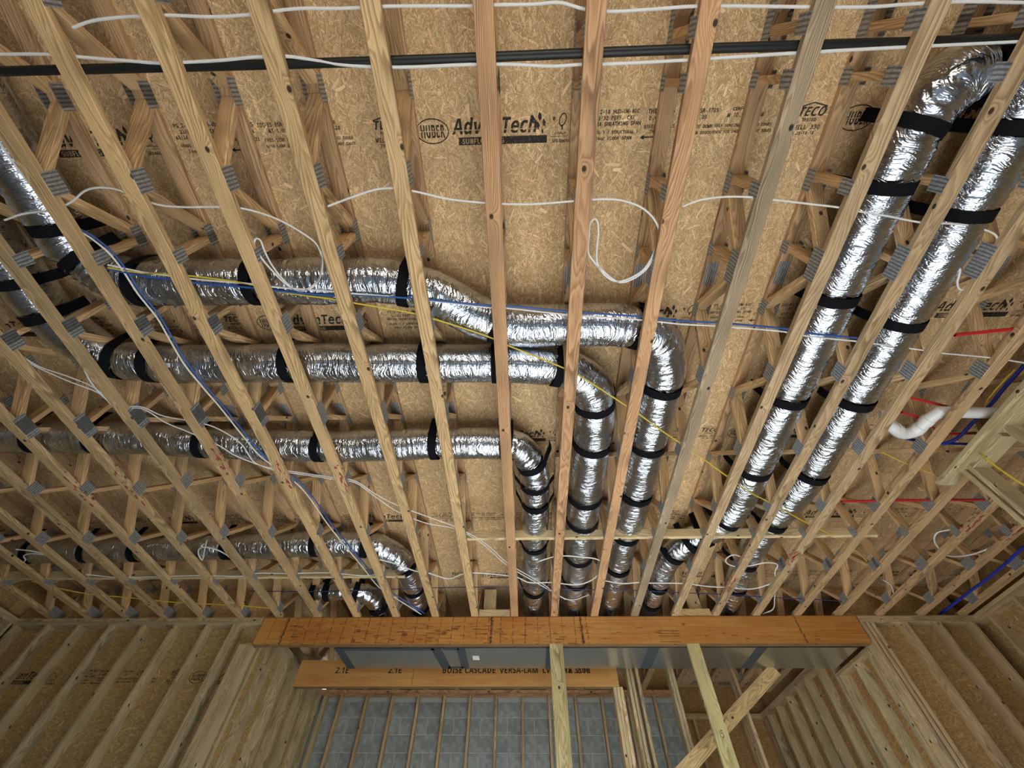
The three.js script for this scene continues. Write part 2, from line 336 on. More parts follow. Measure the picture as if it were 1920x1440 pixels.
// A framed wall running along x or z. f: coordinate of its room face, out: +1/-1 direction of the outside.
const D6 = 0.14;
function framedWall(name, label, axis, f, out, from, to, top, studs, tint, sheathTop, options = {}) {
  const w = structure(name, label, 'wall');
  const lay = (n, a0, a1, y0, y1, d0, d1, grain, t) => {
    const p = Math.min(f + out * d0, f + out * d1), q = Math.max(f + out * d0, f + out * d1);
    const g = grain === 'run' ? axis : grain;
    if (n === 'panel') return axis === 'x' ? osb(n, w, a0, a1, y0, y1, p, q, 'y', t) : osb(n, w, p, q, y0, y1, a0, a1, 'y', t);
    return axis === 'x' ? slab(n, w, a0, a1, y0, y1, p, q, g, vary(t)) : slab(n, w, p, q, y0, y1, a0, a1, g, vary(t));
  };
  if (!options.noPlates) { lay('top_plate', from, to, top - 0.038, top, 0, D6, 'run', tint); lay('top_plate', from, to, top - 0.0765, top - 0.0385, 0, D6, 'run', tint); }
  lay('bottom_plate', from, to, 0.001, 0.039, 0, D6, 'run', tint);
  for (const s of studs) { const [a, wd, tp] = Array.isArray(s) ? s : [s, 0.038, null]; lay('stud', a, a + (wd ?? 0.038), 0.0395, tp ?? top - 0.077, 0, D6, 'y', tint); }
  if (!options.noSheathing) {
    for (let a = from, i = 0; a < to - 0.02; i++) {
      const b = Math.min(to, a + 1.2192);
      lay('panel', a, b, 0.001, 2.44, D6 + 0.0005, D6 + 0.0125, 'y', options.osbTint ?? [0.74, 0.75, 0.60]);
      lay('panel', a, b, 2.44, sheathTop, D6 + 0.0005, D6 + 0.0125, 'y', options.osbTint ?? [0.74, 0.75, 0.60]);
      a = b;
    }
  }
  return w;
}
const every = (from, to, step = 0.4064) => { const a = []; for (let x = from; x < to; x += step) a.push(x); return a; };
const WALLTOP = YB - 0.0005, SHEATH = YS;
framedWall('wall_left', 'left side wall of bare studs and strand board', 'z', LEFT, -1, FRONT, NEAR, WALLTOP, every(FRONT + 0.02, NEAR - 0.04), STUD, SHEATH);
framedWall('wall_right', 'right side wall of bare studs and strand board', 'z', RIGHT, 1, BACK, NEAR, WALLTOP, every(BACK + 0.02, NEAR - 0.04), TAN, SHEATH, { osbTint: [0.68, 0.64, 0.50] });
{
  const w = framedWall('wall_far_left', 'far wall left of the orange beam, pale studs before strand board', 'x', FRONT, -1, LEFT - D6 - 0.012, -3.2505, WALLTOP,
    [LEFT - D6 - 0.011, LEFT + 0.001, -5.976, -5.57, -5.163, -4.757, -4.351, -3.944, [-3.60, 0.038], [-3.561, 0.038], [-3.40, 0.038, YB - 0.305], [-3.361, 0.038, YB - 0.305], [-3.322, 0.038, YB - 0.305], [-3.283, 0.03, YB - 0.305]], STUD, SHEATH);
  printStrip('printing', w, [-6.2, EYE + 1.71, FRONT - D6 + 0.0006], [2.9, 0, 0], [0, 0.17, 0], 0.05, 1.24);
}
framedWall('wall_far_right', 'far wall right of the orange beam, studs before strand board', 'x', FRONT, -1, 3.971, RIGHT, WALLTOP,
  [[3.975, 0.038], [4.03, 0.038], [4.085, 0.038], [4.474, 0.038], [4.86, 0.038], [5.25, 0.038]], TAN, SHEATH, { osbTint: [0.75, 0.71, 0.54] });
framedWall('wall_recess_left', 'left return wall of the recess behind the orange beam', 'z', -3.252, -1, BLOCKZ - 0.2, FRONT - D6 - 0.013, WALLTOP,
  [-5.52, -5.9, -6.33, -6.372, -6.72, -7.12, -7.5, -7.56, -7.74], STUD, SHEATH);
{
  const pale = FRESH.map((v, i) => v * [0.80, 0.82, 0.82][i]);
  const w = framedWall('wall_recess_right', 'right return wall of the recess with pale studs', 'z', 3.972, 1, BACK, FRONT - D6 - 0.013, WALLTOP,
    [[-5.465, 0.038, EYE + 2.074], [-5.51, 0.038, EYE + 2.074], [-5.83, 0.038, EYE + 2.074], [-6.22, 0.038, EYE + 2.074], -6.30, -6.66, -7.06, -7.35, -7.76, -8.2, -8.6], pale, SHEATH, { osbTint: [0.68, 0.59, 0.45], noPlates: true });
  slab('top_plate', w, 3.973, 4.112, EYE + 2.0745, EYE + 2.1125, -6.262, FRONT - D6 - 0.013, 'z', vary(TAN));
  slab('top_plate', w, 3.973, 4.112, WALLTOP - 0.0765, WALLTOP, BACK, -6.263, 'z', vary(TAN));
}
framedWall('wall_recess_back', 'strand board back wall of the side recess right of the block wall', 'x', BACK, -1, 2.2, RIGHT + 0.15, WALLTOP, every(2.4, RIGHT - 0.05), TAN, SHEATH, { osbTint: [0.70, 0.62, 0.47] });
framedWall('wall_recess_side', 'short return wall beside the block wall end', 'z', 2.352, -1, BACK, BLOCKZ - 0.2, WALLTOP, [-8.75, -8.4, -8.05], TAN, SHEATH, { osbTint: [0.70, 0.62, 0.47] });
// rim boards closing the truss ends
{
  const w = structure('trim_1', 'strand board rim closing the truss ends above the left far wall', 'rim board');
  osb('rim_board', w, LEFT - 0.14, -3.27, YB + 0.0005, SHEATH - 0.001, FRONT - D6 + 0.012, FRONT - D6 + 0.03, 'x', [0.95, 0.9, 0.72]);
  osb('rim_board', w, LEFT - 0.14, LEFT - 0.12, YB + 0.0005, SHEATH - 0.001, FRONT - D6 + 0.031, FRONT + 0.1, 'x', [0.95, 0.9, 0.72]);
  const b = structure('trim_2', 'strand board rim above the block wall', 'rim board');
  osb('rim_board', b, -3.25, 2.35, YB + 0.0005, SHEATH - 0.001, BLOCKZ - 0.05, BLOCKZ - 0.03, 'x', [0.8, 0.7, 0.5]);
}
// block wall with furring studs before it
{
  const w = structure('wall_block', 'grey concrete block wall behind the recess', 'wall');
  const bw = 0.4064, bh = 0.2032, top = EYE + 2.051 + bh, cols = 14;
  const mort = mesh('mortar', new THREE.BoxGeometry(5.76, YB - 0.001, 0.16), M.mortar, w); mort.position.set(-0.53, (YB - 0.001) / 2, BLOCKZ - 0.0845);
  for (let r = 0; r < 19; r++) for (let c = -1; c < cols; c++) {
    const x0 = Math.max(-3.25, -3.25 + c * bw + (r % 2 ? 0.1 : 0.3)), x1 = Math.min(2.35, -3.25 + (c + 1) * bw + (r % 2 ? 0.1 : 0.3));
    if (x1 - x0 < 0.03) continue;
    const y1 = top - r * bh, y0 = Math.max(0.002, y1 - bh);
    if (y1 - y0 < 0.03) continue;
    const t = 0.9 + rand() * 0.2;
    slab('block', w, x0 + 0.005, x1 - 0.005, y0 + 0.005, y1 - 0.005, BLOCKZ - 0.1, BLOCKZ, 'x', [t, t, t * (0.97 + rand() * 0.06)], M.block, 0.3, 0.3, 0.003);
  }
  const f = structure('wall_furring', 'thin stud wall standing before the grey block wall', 'wall');
  slab('top_plate', f, -3.25, 2.35, EYE + 2.345, EYE + 2.386, BLOCKZ + 0.015, BLOCKZ + 0.105, 'x', vary(ROSY));
  slab('top_plate', f, -3.25, 2.35, EYE + 2.305, EYE + 2.344, BLOCKZ + 0.015, BLOCKZ + 0.105, 'x', vary(ROSY));
  slab('bottom_plate', f, -3.25, 2.35, 0.001, 0.039, BLOCKZ + 0.015, BLOCKZ + 0.105, 'x', vary(STUD));
  for (let i = -1; i < 13; i++) { const x = -2.935 + i * 0.4064; if (x < 2.3) slab('stud', f, x, x + 0.038, 0.0395, EYE + 2.304, BLOCKZ + 0.015, BLOCKZ + 0.105, 'y', vary(TAN)); }
  slab('stud', f, -3.2, -3.14, 0.0395, EYE + 2.304, BLOCKZ + 0.015, BLOCKZ + 0.105, 'y', vary(STUD));
}
// partition in line with the second laminated beam
{
  const w = structure('wall_partition', 'open stud partition under the right end of the second beam', 'wall');
  for (const x of [1.10, 1.141, 1.182]) slab('stud', w, x, x + 0.038, 0.0395, EYE + 1.968, -6.39, -6.25, 'y', vary(FRESH, 0.05));
  for (const x of [1.30, 1.345, 1.42, 1.839, 1.88, 2.25, 2.66]) slab('stud', w, x, x + 0.038, 0.0395, YB - 0.078, -6.39, -6.25, 'y', vary(x > 2 ? TAN : STUD, 0.08));
  slab('top_plate', w, 1.19, 3.96, YB - 0.0385, YB - 0.0005, -6.39, -6.25, 'x', vary(ROSY));
  slab('top_plate', w, 1.19, 3.96, YB - 0.0775, YB - 0.039, -6.39, -6.25, 'x', vary(ROSY));
  slab('bottom_plate', w, 1.05, 3.96, 0.001, 0.039, -6.39, -6.25, 'x', vary(STUD));
}
// short wall standing into the room on the right
{
  const w = structure('wall_stub', 'open stud wall with doubled top plate at the right edge', 'wall');
  slab('top_plate', w, 3.525, 3.665, YB - 0.038, YB - 0.0005, -2.86, NEAR, 'z', vary(STUD));
  slab('top_plate', w, 3.565, 3.705, YB - 0.0765, YB - 0.0385, -2.66, NEAR, 'z', vary(STUD));
  for (const z of [-2.66, -2.60, -2.18, -1.77, -1.36, -0.95, -0.55, -0.14, 0.27, 0.68, 1.5, 2.3, 3.1]) slab('stud', w, 3.565, 3.705, 0.0395, YB - 0.077, z, z + 0.038, 'y', vary(STUD));
  slab('bottom_plate', w, 3.565, 3.705, 0.001, 0.039, -2.66, NEAR, 'z', vary(STUD));
  slab('block', w, 3.565, 3.705, YB - 0.115, YB - 0.077, -2.56, -2.22, 'z', vary(STUD));
}
// wall behind the camera with one wide opening to daylight
{
  const w = structure('wall_behind', 'wall behind the camera with a wide opening to daylight', 'wall');
  const ox0 = -1.5, ox1 = 2.2, sill = 1.2, oh = 2.95;
  osb('panel', w, LEFT - 0.15, ox0, 0.001, SHEATH, NEAR, NEAR + 0.15, 'y', [0.8, 0.75, 0.6]);
  osb('panel', w, ox1, RIGHT + 0.15, 0.001, SHEATH, NEAR, NEAR + 0.15, 'y', [0.8, 0.75, 0.6]);
  osb('panel', w, ox0 + 0.001, ox1 - 0.001, oh, SHEATH, NEAR, NEAR + 0.15, 'x', [0.8, 0.75, 0.6]);
  osb('panel', w, ox0 + 0.001, ox1 - 0.001, 0.001, sill, NEAR, NEAR + 0.15, 'x', [0.8, 0.75, 0.6]);
}

// ================================================================ floor trusses
const ORD = ['first', 'second', 'third', 'fourth', 'fifth', 'sixth', 'seventh', 'eighth', 'ninth', 'tenth', 'eleventh', 'twelfth', 'thirteenth', 'fourteenth', 'fifteenth', 'sixteenth', 'seventeenth', 'eighteenth', 'nineteenth', 'twentieth', 'twenty-first', 'twenty-second', 'twenty-third', 'twenty-fourth'];
// Web layout along z: d = diagonal [bottom node, top node], v = post
const LEFT_WEBS = { d: [[2.7, 3.08], [2.7, 2.32], [1.93, 2.32], [1.93, 1.55], [1.16, 1.55], [1.16, 0.78], [0.39, 0.78], [0.39, 0.02], [-0.37, 0.0], [-0.37, -0.74], [-1.245, -1.63], [-2.02, -1.63], [-2.02, -2.40], [-2.79, -2.40], [-2.79, -3.17], [-3.56, -3.17], [-3.56, -3.96], [-4.37, -3.96], [-4.37, -4.74], [-5.13, -4.74], [-5.13, -5.5], [-5.9, -5.5], [-5.9, -6.28], [-6.67, -6.28], [-6.67, -7.05], [-7.4, -7.05], [-7.4, -7.7]], v: [-0.78, -1.22, -2.03] };
const RIGHT_WEBS = { d: [[2.9, 3.1], [2.9, 2.5], [2.1, 2.5], [2.1, 1.75], [1.35, 1.75], [1.35, 0.98], [0.6, 0.98], [0.6, 0.24], [-0.93, -0.53], [-0.93, -1.37], [-1.72, -1.37], [-1.72, -2.16], [-2.475, -2.16], [-2.475, -2.915], [-3.23, -2.915], [-3.23, -3.6], [-4.25, -4.6], [-4.97, -4.6], [-4.97, -5.36], [-5.75, -5.36], [-5.75, -6.12], [-6.5, -6.12], [-6.5, -6.9], [-7.3, -6.9], [-7.3, -7.65]], v: [0.18, -0.02, -0.5, -0.93, -3.65, -4.2] };
const plateShape = new Map();
function plateGeometry(l, hgt) {
  const key = l + ',' + hgt;
  if (!plateShape.has(key)) { const g = new THREE.BoxGeometry(0.0016, hgt, l); const uv = g.attributes.uv; for (let i = 0; i < uv.count; i++) uv.setXY(i, uv.getX(i) * l / 0.1, uv.getY(i) * hgt / 0.1); plateShape.set(key, g); }
  return plateShape.get(key);
}
const chordTint = (k) => (k < 0 ? vary([0.86, 0.70, 0.48], 0.05) : [5, 6, 7].includes(k) ? vary(ROSY, 0.04) : k === 8 ? vary(GREYED, 0.03) : k >= 12 ? vary([0.86, 0.65, 0.44], 0.06) : k >= 9 ? vary([0.80, 0.65, 0.48], 0.05) : vary(YELLOW, 0.05));
for (let k = -7; k <= 16; k++) {
  const webs = k <= 5 ? LEFT_WEBS : RIGHT_WEBS, shift = k <= -2 ? -0.09 : 0, end = k <= -2 ? FRONT - D6 + 0.032 : BLOCKZ + 0.0;
  const t = thing('floor_truss', `open-web wooden floor truss, ${ORD[k + 7]} counting from the left wall`, 'truss', [trussX(k), YB, 0], 'open-web floor trusses');
  const near = NEAR - 0.005, W = 0.0889;
  slab('bottom_chord', t, -W / 2, W / 2, 0, 0.038, end, near, 'z', chordTint(k));
  slab('top_chord', t, -W / 2, W / 2, 0.387, 0.4245, end, near, 'z', vary([0.84, 0.62, 0.44], 0.06));
  const nodes = new Map();
  const note = (z, top, size = 0.11) => { const key = (top ? 't' : 'b') + z.toFixed(2); if (!nodes.has(key) || nodes.get(key)[2] < size) nodes.set(key, [z, top, size]); };
  for (const [b0, t0] of webs.d) {
    const b = b0 + shift, tp = t0 + shift, s = Math.sign(tp - b);
    if (Math.min(b, tp) < end + 0.05) continue;
    board('web', t, [0, 0.030, b + s * 0.026], [0, 0.396, tp - s * 0.026], W, 0.038, [1, 0, 0], vary(WEB, 0.1));
    note(b, false, 0.12); note(tp, true, 0.11);
  }
  for (const z0 of webs.v) { const z = z0 + shift; if (z < end + 0.05) continue; board('web', t, [0, 0.0382, z], [0, 0.3868, z], W, 0.038, [1, 0, 0], vary(WEB, 0.1)); note(z, false, 0.08); note(z, true, 0.08); }
  board('web', t, [0, 0.0382, end + 0.02], [0, 0.3868, end + 0.02], W, 0.038, [1, 0, 0], vary(WEB, 0.1)); note(end + 0.05, false, 0.1); note(end + 0.05, true, 0.08);
  const splice = k <= 5 ? -2.03 + shift : -0.93;
  note(splice, false, 0.2);
  for (const [z, top, size] of nodes.values()) for (const s of [-1, 1]) {
    const m = mesh('nail_plate', plateGeometry(size, top ? 0.08 : 0.1), M.plate, t);
    m.position.set(s * (W / 2 + 0.0009), top ? 0.3838 : 0.053, z);
  }
  if (k >= 0) { const g = new THREE.BoxGeometry(0.078, 0.0016, 0.16); mesh('nail_plate', g, M.plate, t).position.set(0, 0.3862, k <= 5 ? -2.28 : -1.11); }
}
// red paint sprayed on a few members (thin coats on the chord undersides and edges)
{
  const marks = [[-3, -2.62, 0.45], [-2, -2.55, 0.5], [0, -2.3, 0.36], [1, -2.45, 0.42], [2, -2.5, 0.4], [11, -3.9, 0.25], [10, -4.4, 0.3], [14, -3.3, 0.28], [15, -3.5, 0.3]];
  for (const [k, z, l] of marks) {
    const t = scene.children.find((o) => o.name === numberedName('floor_truss', k + 7)), r = rng(k + 50);
    const side = k < 4 ? 1 : -1;
    for (let i = 0; i < 11; i++) {
      const n = 9, a0 = 0.006 + r() * 0.012, b0 = 0.012 + r() * 0.04, shape = new THREE.Shape();
      for (let q = 0; q < n; q++) { const th = q / n * Math.PI * 2, j = 0.55 + r() * 0.6, x = Math.cos(th) * a0 * j, y = Math.sin(th) * b0 * j; if (q) shape.lineTo(x, y); else shape.moveTo(x, y); }
      const g = new THREE.ExtrudeGeometry(shape, { depth: 0.0006, bevelEnabled: false });
      const m = mesh('paint_mark', g, M.redPaint, t), zz = z - l * (i / 11) - r() * 0.03;
      if (i % 3) { m.rotation.set(Math.PI / 2, 0, (r() - 0.5) * 0.5); m.position.set(side * (0.005 + r() * 0.03), -0.0001, zz); }
      else { m.rotation.set(Math.PI / 2, side * Math.PI / 2, 0, 'YXZ'); m.position.set(side * 0.0446, 0.014 + r() * 0.012, zz); }
    }
  }
}
function numberedName(n, i) { return i ? `${n}_${String(i).padStart(3, '0')}` : n; }

// ================================================================ beams, bridging, posts
{
  const b = thing('laminated_beam', 'long orange laminated beam carrying the truss ends', 'beam', [0, YB - 0.304, FRONT]);
  slab('body', b, BEAM_X0, BEAM_X1, 0, 0.3035, -0.089, -0.003, 'x', null, M.laminated);
  const f = mesh('face_veneer', new THREE.BoxGeometry(BEAM_X1 - BEAM_X0, 0.3035, 0.003), M.beamFace, b); f.position.set((BEAM_X0 + BEAM_X1) / 2, 0.15175, -0.0015);
  const c = thing('laminated_beam', 'second laminated beam printed with black lettering behind the duct trunk', 'beam', [0, EYE + 1.97, -6.25]);
  slab('body', c, BEAM2_X0, BEAM2_X1, 0, 0.302, -0.089, -0.003, 'x', null, M.laminated);
  const g = mesh('face_veneer', new THREE.BoxGeometry(BEAM2_X1 - BEAM2_X0, 0.302, 0.003), M.beam2Face, c); g.position.set((BEAM2_X0 + BEAM2_X1) / 2, 0.151, -0.0015);
}
function lone(name, label, category, build, group) { const t = thing(name, label, category, [0, 0, 0], group); build(t); return t; }
lone('bridging_board', 'pale new board bridging the trusses above the three middle ducts', 'board', (t) => { slab('board', t, -0.585, 3.49, YB + 0.0385, YB + 0.128, -3.73, -3.69, 'x', FRESH); });
lone('bridging_board', 'long dull board bridging the trusses on the left, before the low foil duct', 'board', (t) => { slab('board', t, LEFT + 0.01, -1.345, YB + 0.0385, YB + 0.128, -4.44, -4.40, 'x', [0.95, 0.86, 0.60]); });
lone('support_post', 'pale post under the beam, nearer its middle', 'post', (t) => { slab('plank', t, 0.268, 0.423, 0.001, EYE + 2.0825, FRONT - 0.038, FRONT, 'y', GREENED); });
lone('support_post', 'pale post under the beam with a pencilled number, right of the middle one', 'post', (t) => {
  slab('plank', t, 1.851, 1.995, 0.001, EYE + 2.0825, FRONT - 0.038, FRONT, 'y', [0.86, 0.88, 0.56]);
  printStrip('pencil_number', t, [1.895, EYE + 1.22, FRONT + 0.0006], [0.06, 0, 0], [0, 0.09, 0], 0, 1, M.pencil);
});
lone('diagonal_brace', 'diagonal yellowish brace behind the right post', 'brace', (t) => { board('plank', t, [3.1, EYE + 2.07, -6.0], [1.2, EYE + 0.82, -6.0], 0.14, 0.038, [0, 1, 0], [0.95, 0.78, 0.48]); });
lone('blocking', 'pale block on the beam left of the middle, between two trusses', 'block', (t) => { slab('block', t, -0.575, -0.195, YB + 0.0005, YB + 0.088, FRONT - 0.042, FRONT - 0.004, 'x', FRESH); });
lone('blocking', 'layered block on the beam right of the middle ducts', 'block', (t) => { slab('block', t, 1.862, 2.255, YB + 0.0005, YB + 0.088, FRONT - 0.042, FRONT - 0.004, 'x', [1.05, 0.85, 0.5]); });
lone('scab_board', 'upright nailed scab board behind the pale block on the beam', 'board', (t) => {
  const s = slab('plank', t, -0.53, -0.375, YB + 0.001, YB + 0.36, -5.36, -5.322, 'y', FRESH.map((v) => v * 0.9));
  for (const [x, y] of [[-0.04, 0.1], [0.04, 0.1], [-0.035, -0.13], [0.04, -0.13]]) { const n = mesh('nail', new THREE.CylinderGeometry(0.006, 0.006, 0.004, 10), M.nail, s); n.rotation.x = Math.PI / 2; n.position.set(x, y, 0.0205); }
});
lone('scab_board', 'upright scab board behind the layered block on the beam', 'board', (t) => { slab('plank', t, 2.03, 2.19, YB + 0.001, YB + 0.385, -5.36, -5.322, 'y', TAN); });
lone('offcut', 'rounded wood offcut lying on the wall plate right of the beam', 'offcut', (t) => { slab('piece', t, 3.72, 3.95, YB + 0.0005, YB + 0.04, FRONT - 0.07, FRONT - 0.03, 'x', TAN, M.lumber, undefined, undefined, 0.015); });

// ================================================================ sheet-metal trunk behind the beam
{
  const t = thing('duct_trunk', 'galvanized sheet-metal duct trunk behind and below the orange beam', 'duct', [0, EYE + 2.087, 0]);
  const x = [-2.3, -1.05, -0.78, 0.28, 1.5, 2.75, 3.86], z0 = -6.0, z1 = -5.40, hh = 0.2;
  for (let i = 0; i < x.length - 1; i++) mesh('section', new THREE.BoxGeometry(x[i + 1] - x[i] - 0.002, hh, z1 - z0), M.galvanized, t).position.set((x[i] + x[i + 1]) / 2, hh / 2, (z0 + z1) / 2);
  const tape = (a, b, c, d, dx = 0) => { const g = new THREE.BoxGeometry(b - a, 0.0015, d - c); if (dx) { const p = g.attributes.position; for (let i = 0; i < p.count; i++) p.setX(i, p.getX(i) + dx * p.getZ(i) / (d - c)); } mesh('seam_tape', g, M.mastic, t).position.set((a + b) / 2, -0.0009, (c + d) / 2); };
  for (const [i, wd] of [[0, 0.1], [1, 0.12], [2, 0.1], [3, 0.09], [4, 0.13], [5, 0.12]]) tape(x[i] - (i ? wd / 2 : 0), x[i] + (i ? wd / 2 : wd), z0, z1, i === 1 ? -0.06 : 0);
  tape(-2.2, -1.1, -5.46, -5.40); tape(-1.0, -0.8, -5.45, -5.40); tape(-1.0, -0.8, -6.0, -5.94);
  mesh('label_card', new THREE.BoxGeometry(0.08, 0.001, 0.12), M.paper, t).position.set(-0.62, -0.0007, -5.68);
}

// ================================================================ flexible foil ducts
function ribbon(points, across, width, thick) {
  const n = points.length, P = [], U = [], off = [];
  for (let i = 0; i < n; i++) {
    const a = points[Math.max(0, i - 1)], b = points[Math.min(n - 1, i + 1)], tan = b.clone().sub(a).normalize();
    off.push(new THREE.Vector3().crossVectors(tan, across).normalize().multiplyScalar(thick / 2));
  }
  const corner = (i, s, o) => points[i].clone().addScaledVector(across, s * width / 2).addScaledVector(off[i], o);
  let len = 0;
  const quad = (a, b, c, d, v0, v1) => { for (const q of [a, b, c, a, c, d]) P.push(q.x, q.y, q.z); U.push(0, v0, 0, v1, 1, v1, 0, v0, 1, v1, 1, v0); };
  for (let i = 0; i < n - 1; i++) {
    const l = points[i].distanceTo(points[i + 1]), v0 = len, v1 = len + l; len = v1;
    quad(corner(i, -1, 1), corner(i + 1, -1, 1), corner(i + 1, 1, 1), corner(i, 1, 1), v0, v1);
    quad(corner(i, 1, -1), corner(i + 1, 1, -1), corner(i + 1, -1, -1), corner(i, -1, -1), v0, v1);
    quad(corner(i, 1, 1), corner(i + 1, 1, 1), corner(i + 1, 1, -1), corner(i, 1, -1), v0, v1);
    quad(corner(i, -1, -1), corner(i + 1, -1, -1), corner(i + 1, -1, 1), corner(i, -1, 1), v0, v1);
  }
  for (const i of [0, n - 1]) quad(corner(i, -1, -1), corner(i, -1, 1), corner(i, 1, 1), corner(i, 1, -1), 0, 1);
  return solid(P, U);
}
// stations: [x, y(above the eye), z, radius]; straps: ['x'|'z', coordinate]
function flexDuct(label, stations, straps, seed, smooth) {
  const t = thing('flex_duct', label, 'duct', [0, 0, 0], 'foil flexible ducts');
  const curve = new THREE.CatmullRomCurve3(stations.map((s) => new THREE.Vector3(s[0], s[1] + EYE, s[2])), false, 'centripetal');
  const L = curve.getLength(), n = Math.round(L / 0.0125), R = 44;
  const pts = curve.getSpacedPoints(n), tans = pts.map((_, i) => pts[Math.min(n, i + 1)].clone().sub(pts[Math.max(0, i - 1)]).normalize());
  const radii = pts.map((q) => { let a = 0, b = 0; stations.forEach((s) => { const d = (s[0] - q.x) ** 2 + (s[2] - q.z) ** 2 + (s[1] + EYE - q.y) ** 2 + 0.01; a += s[3] / (d * d); b += 1 / (d * d); }); return a / b; });
  const at = straps.map(([axis, c, zmax]) => {
    let best = 0, score = 1e9;
    pts.forEach((q, i) => { const along = Math.abs(axis === 'x' ? tans[i].x : tans[i].z); const s = Math.abs((axis === 'x' ? q.x : q.z) - c) + (along < 0.45 ? 1 : 0); if (s < score) { score = s; best = i; } });
    return best;
  });
  const ds = L / n, pinch = pts.map((_, i) => { let p = 0; for (const k of at) p = Math.max(p, Math.exp(-(((i - k) * ds / 0.055) ** 2))); return p; });
  // cross-section frames kept upright: side is horizontal
  const frames = tans.map((tn) => { const side = Math.abs(tn.y) > 0.95 ? new THREE.Vector3(1, 0, 0) : new THREE.Vector3(-tn.z, 0, tn.x).normalize(); side.addScaledVector(tn, -side.dot(tn)).normalize(); return [side, new THREE.Vector3().crossVectors(side, tn).normalize()]; });
  for (let i = 1; i <= n; i++) if (frames[i][0].dot(frames[i - 1][0]) < 0) { frames[i][0].negate(); frames[i][1].negate(); }
  const pos = [], uv = [], idx = [];
  for (let i = 0; i <= n; i++) {
    const s = i * ds, r0 = radii[i] * (1 - 0.07 * pinch[i]), bend = i > 3 && i < n - 3 ? Math.min(1, tans[Math.max(0, i - 6)].angleTo(tans[Math.min(n, i + 6)]) * 3) : 0;
    for (let j = 0; j <= R; j++) {
      const th = (j % R) / R * Math.PI * 2, c = Math.cos(th), sn = Math.sin(th), u = (j % R) / R;
      const spiral = 0.0016 * Math.cos((s / 0.042 + u) * Math.PI * 2) * (smooth ? 0.25 : 1);
      const warp = 0.5 * noise(u * 5, s * 9, 5, 4096, seed);
      const fold = (noise(u * 6, (s + warp * 0.05) * 62, 6, 1 << 14, seed + 1) - 0.5) * (0.0055 + 0.012 * bend + 0.008 * pinch[i]) * (smooth ? 0.45 : 1);
      const lump = (noise(u * 3, s * 4, 3, 4096, seed + 2) - 0.5) * 0.014;
      const sag = -0.05 * Math.max(0, -sn) * 0.02;
      const r = r0 + spiral + fold + lump + sag;
      const [A, B] = frames[i];
      pos.push(pts[i].x + (A.x * c + B.x * sn) * r, pts[i].y + (A.y * c + B.y * sn) * r, pts[i].z + (A.z * c + B.z * sn) * r);
      uv.push(j / R * Math.PI * 2 * radii[0] / 0.4, s / 0.4);
    }
  }
  for (let i = 0; i < n; i++) for (let j = 0; j < R; j++) { const a = i * (R + 1) + j, b = a + R + 1; idx.push(a, a + 1, b, a + 1, b + 1, b); }
  for (const i of [0, n]) {                       // closed ends
    const c0 = pos.length / 3; pos.push(pts[i].x, pts[i].y, pts[i].z); uv.push(0, 0);
    for (let j = 0; j < R; j++) { const a = i * (R + 1) + j; if (i) idx.push(c0, a, a + 1); else idx.push(c0, a + 1, a); }
  }
  const g = new THREE.BufferGeometry();
  g.setAttribute('position', new THREE.Float32BufferAttribute(pos, 3)); g.setAttribute('uv', new THREE.Float32BufferAttribute(uv, 2)); g.setIndex(idx); g.computeVertexNormals();
  const nm = g.attributes.normal;                 // join the seam
  for (let i = 0; i <= n; i++) { const a = i * (R + 1), b = a + R, x = nm.getX(a) + nm.getX(b), y = nm.getY(a) + nm.getY(b), z = nm.getZ(a) + nm.getZ(b), l = Math.hypot(x, y, z) || 1; nm.setXYZ(a, x / l, y / l, z / l); nm.setXYZ(b, x / l, y / l, z / l); }
  mesh('jacket', g, M.foil, t);
  at.forEach((k, w) => {
    const c = pts[k], r = radii[k] * 0.965 + 0.006, tn = tans[k].clone(), flat = Math.abs(tn.x) > Math.abs(tn.z);
    const A = frames[k][0].clone(), B = frames[k][1].clone(); if (B.y < 0) { B.negate(); A.negate(); }
    const P = [], put = (a, b) => P.push(c.clone().addScaledVector(A, a).addScaledVector(B, b));
    const up = YT - 0.004 - c.y, reach = 0.192;
    if (flat) { put(-r * 0.9, up); put(-r, up * 0.5); for (let q = 0; q <= 20; q++) { const a = Math.PI + q / 20 * Math.PI; put(Math.cos(a) * r, Math.sin(a) * r); } put(r, up * 0.5); put(r * 0.9, up); }
    else { const h1 = 0.06 + 0.07 * hash(k, w, 3), h2 = 0.05 + 0.09 * hash(k, w, 4); put(-reach, h1 + 0.05); put(-reach + 0.003, h1); for (let q = 0; q <= 20; q++) { const a = Math.PI * 1.03 + q / 20 * Math.PI * 0.94; put(Math.cos(a) * r, Math.sin(a) * r); } put(reach - 0.003, h2); put(reach, h2 + 0.05); }
    mesh('strap', ribbon(P, tn, 0.066, 0.003), M.strap, t);
  });
  return t;
}
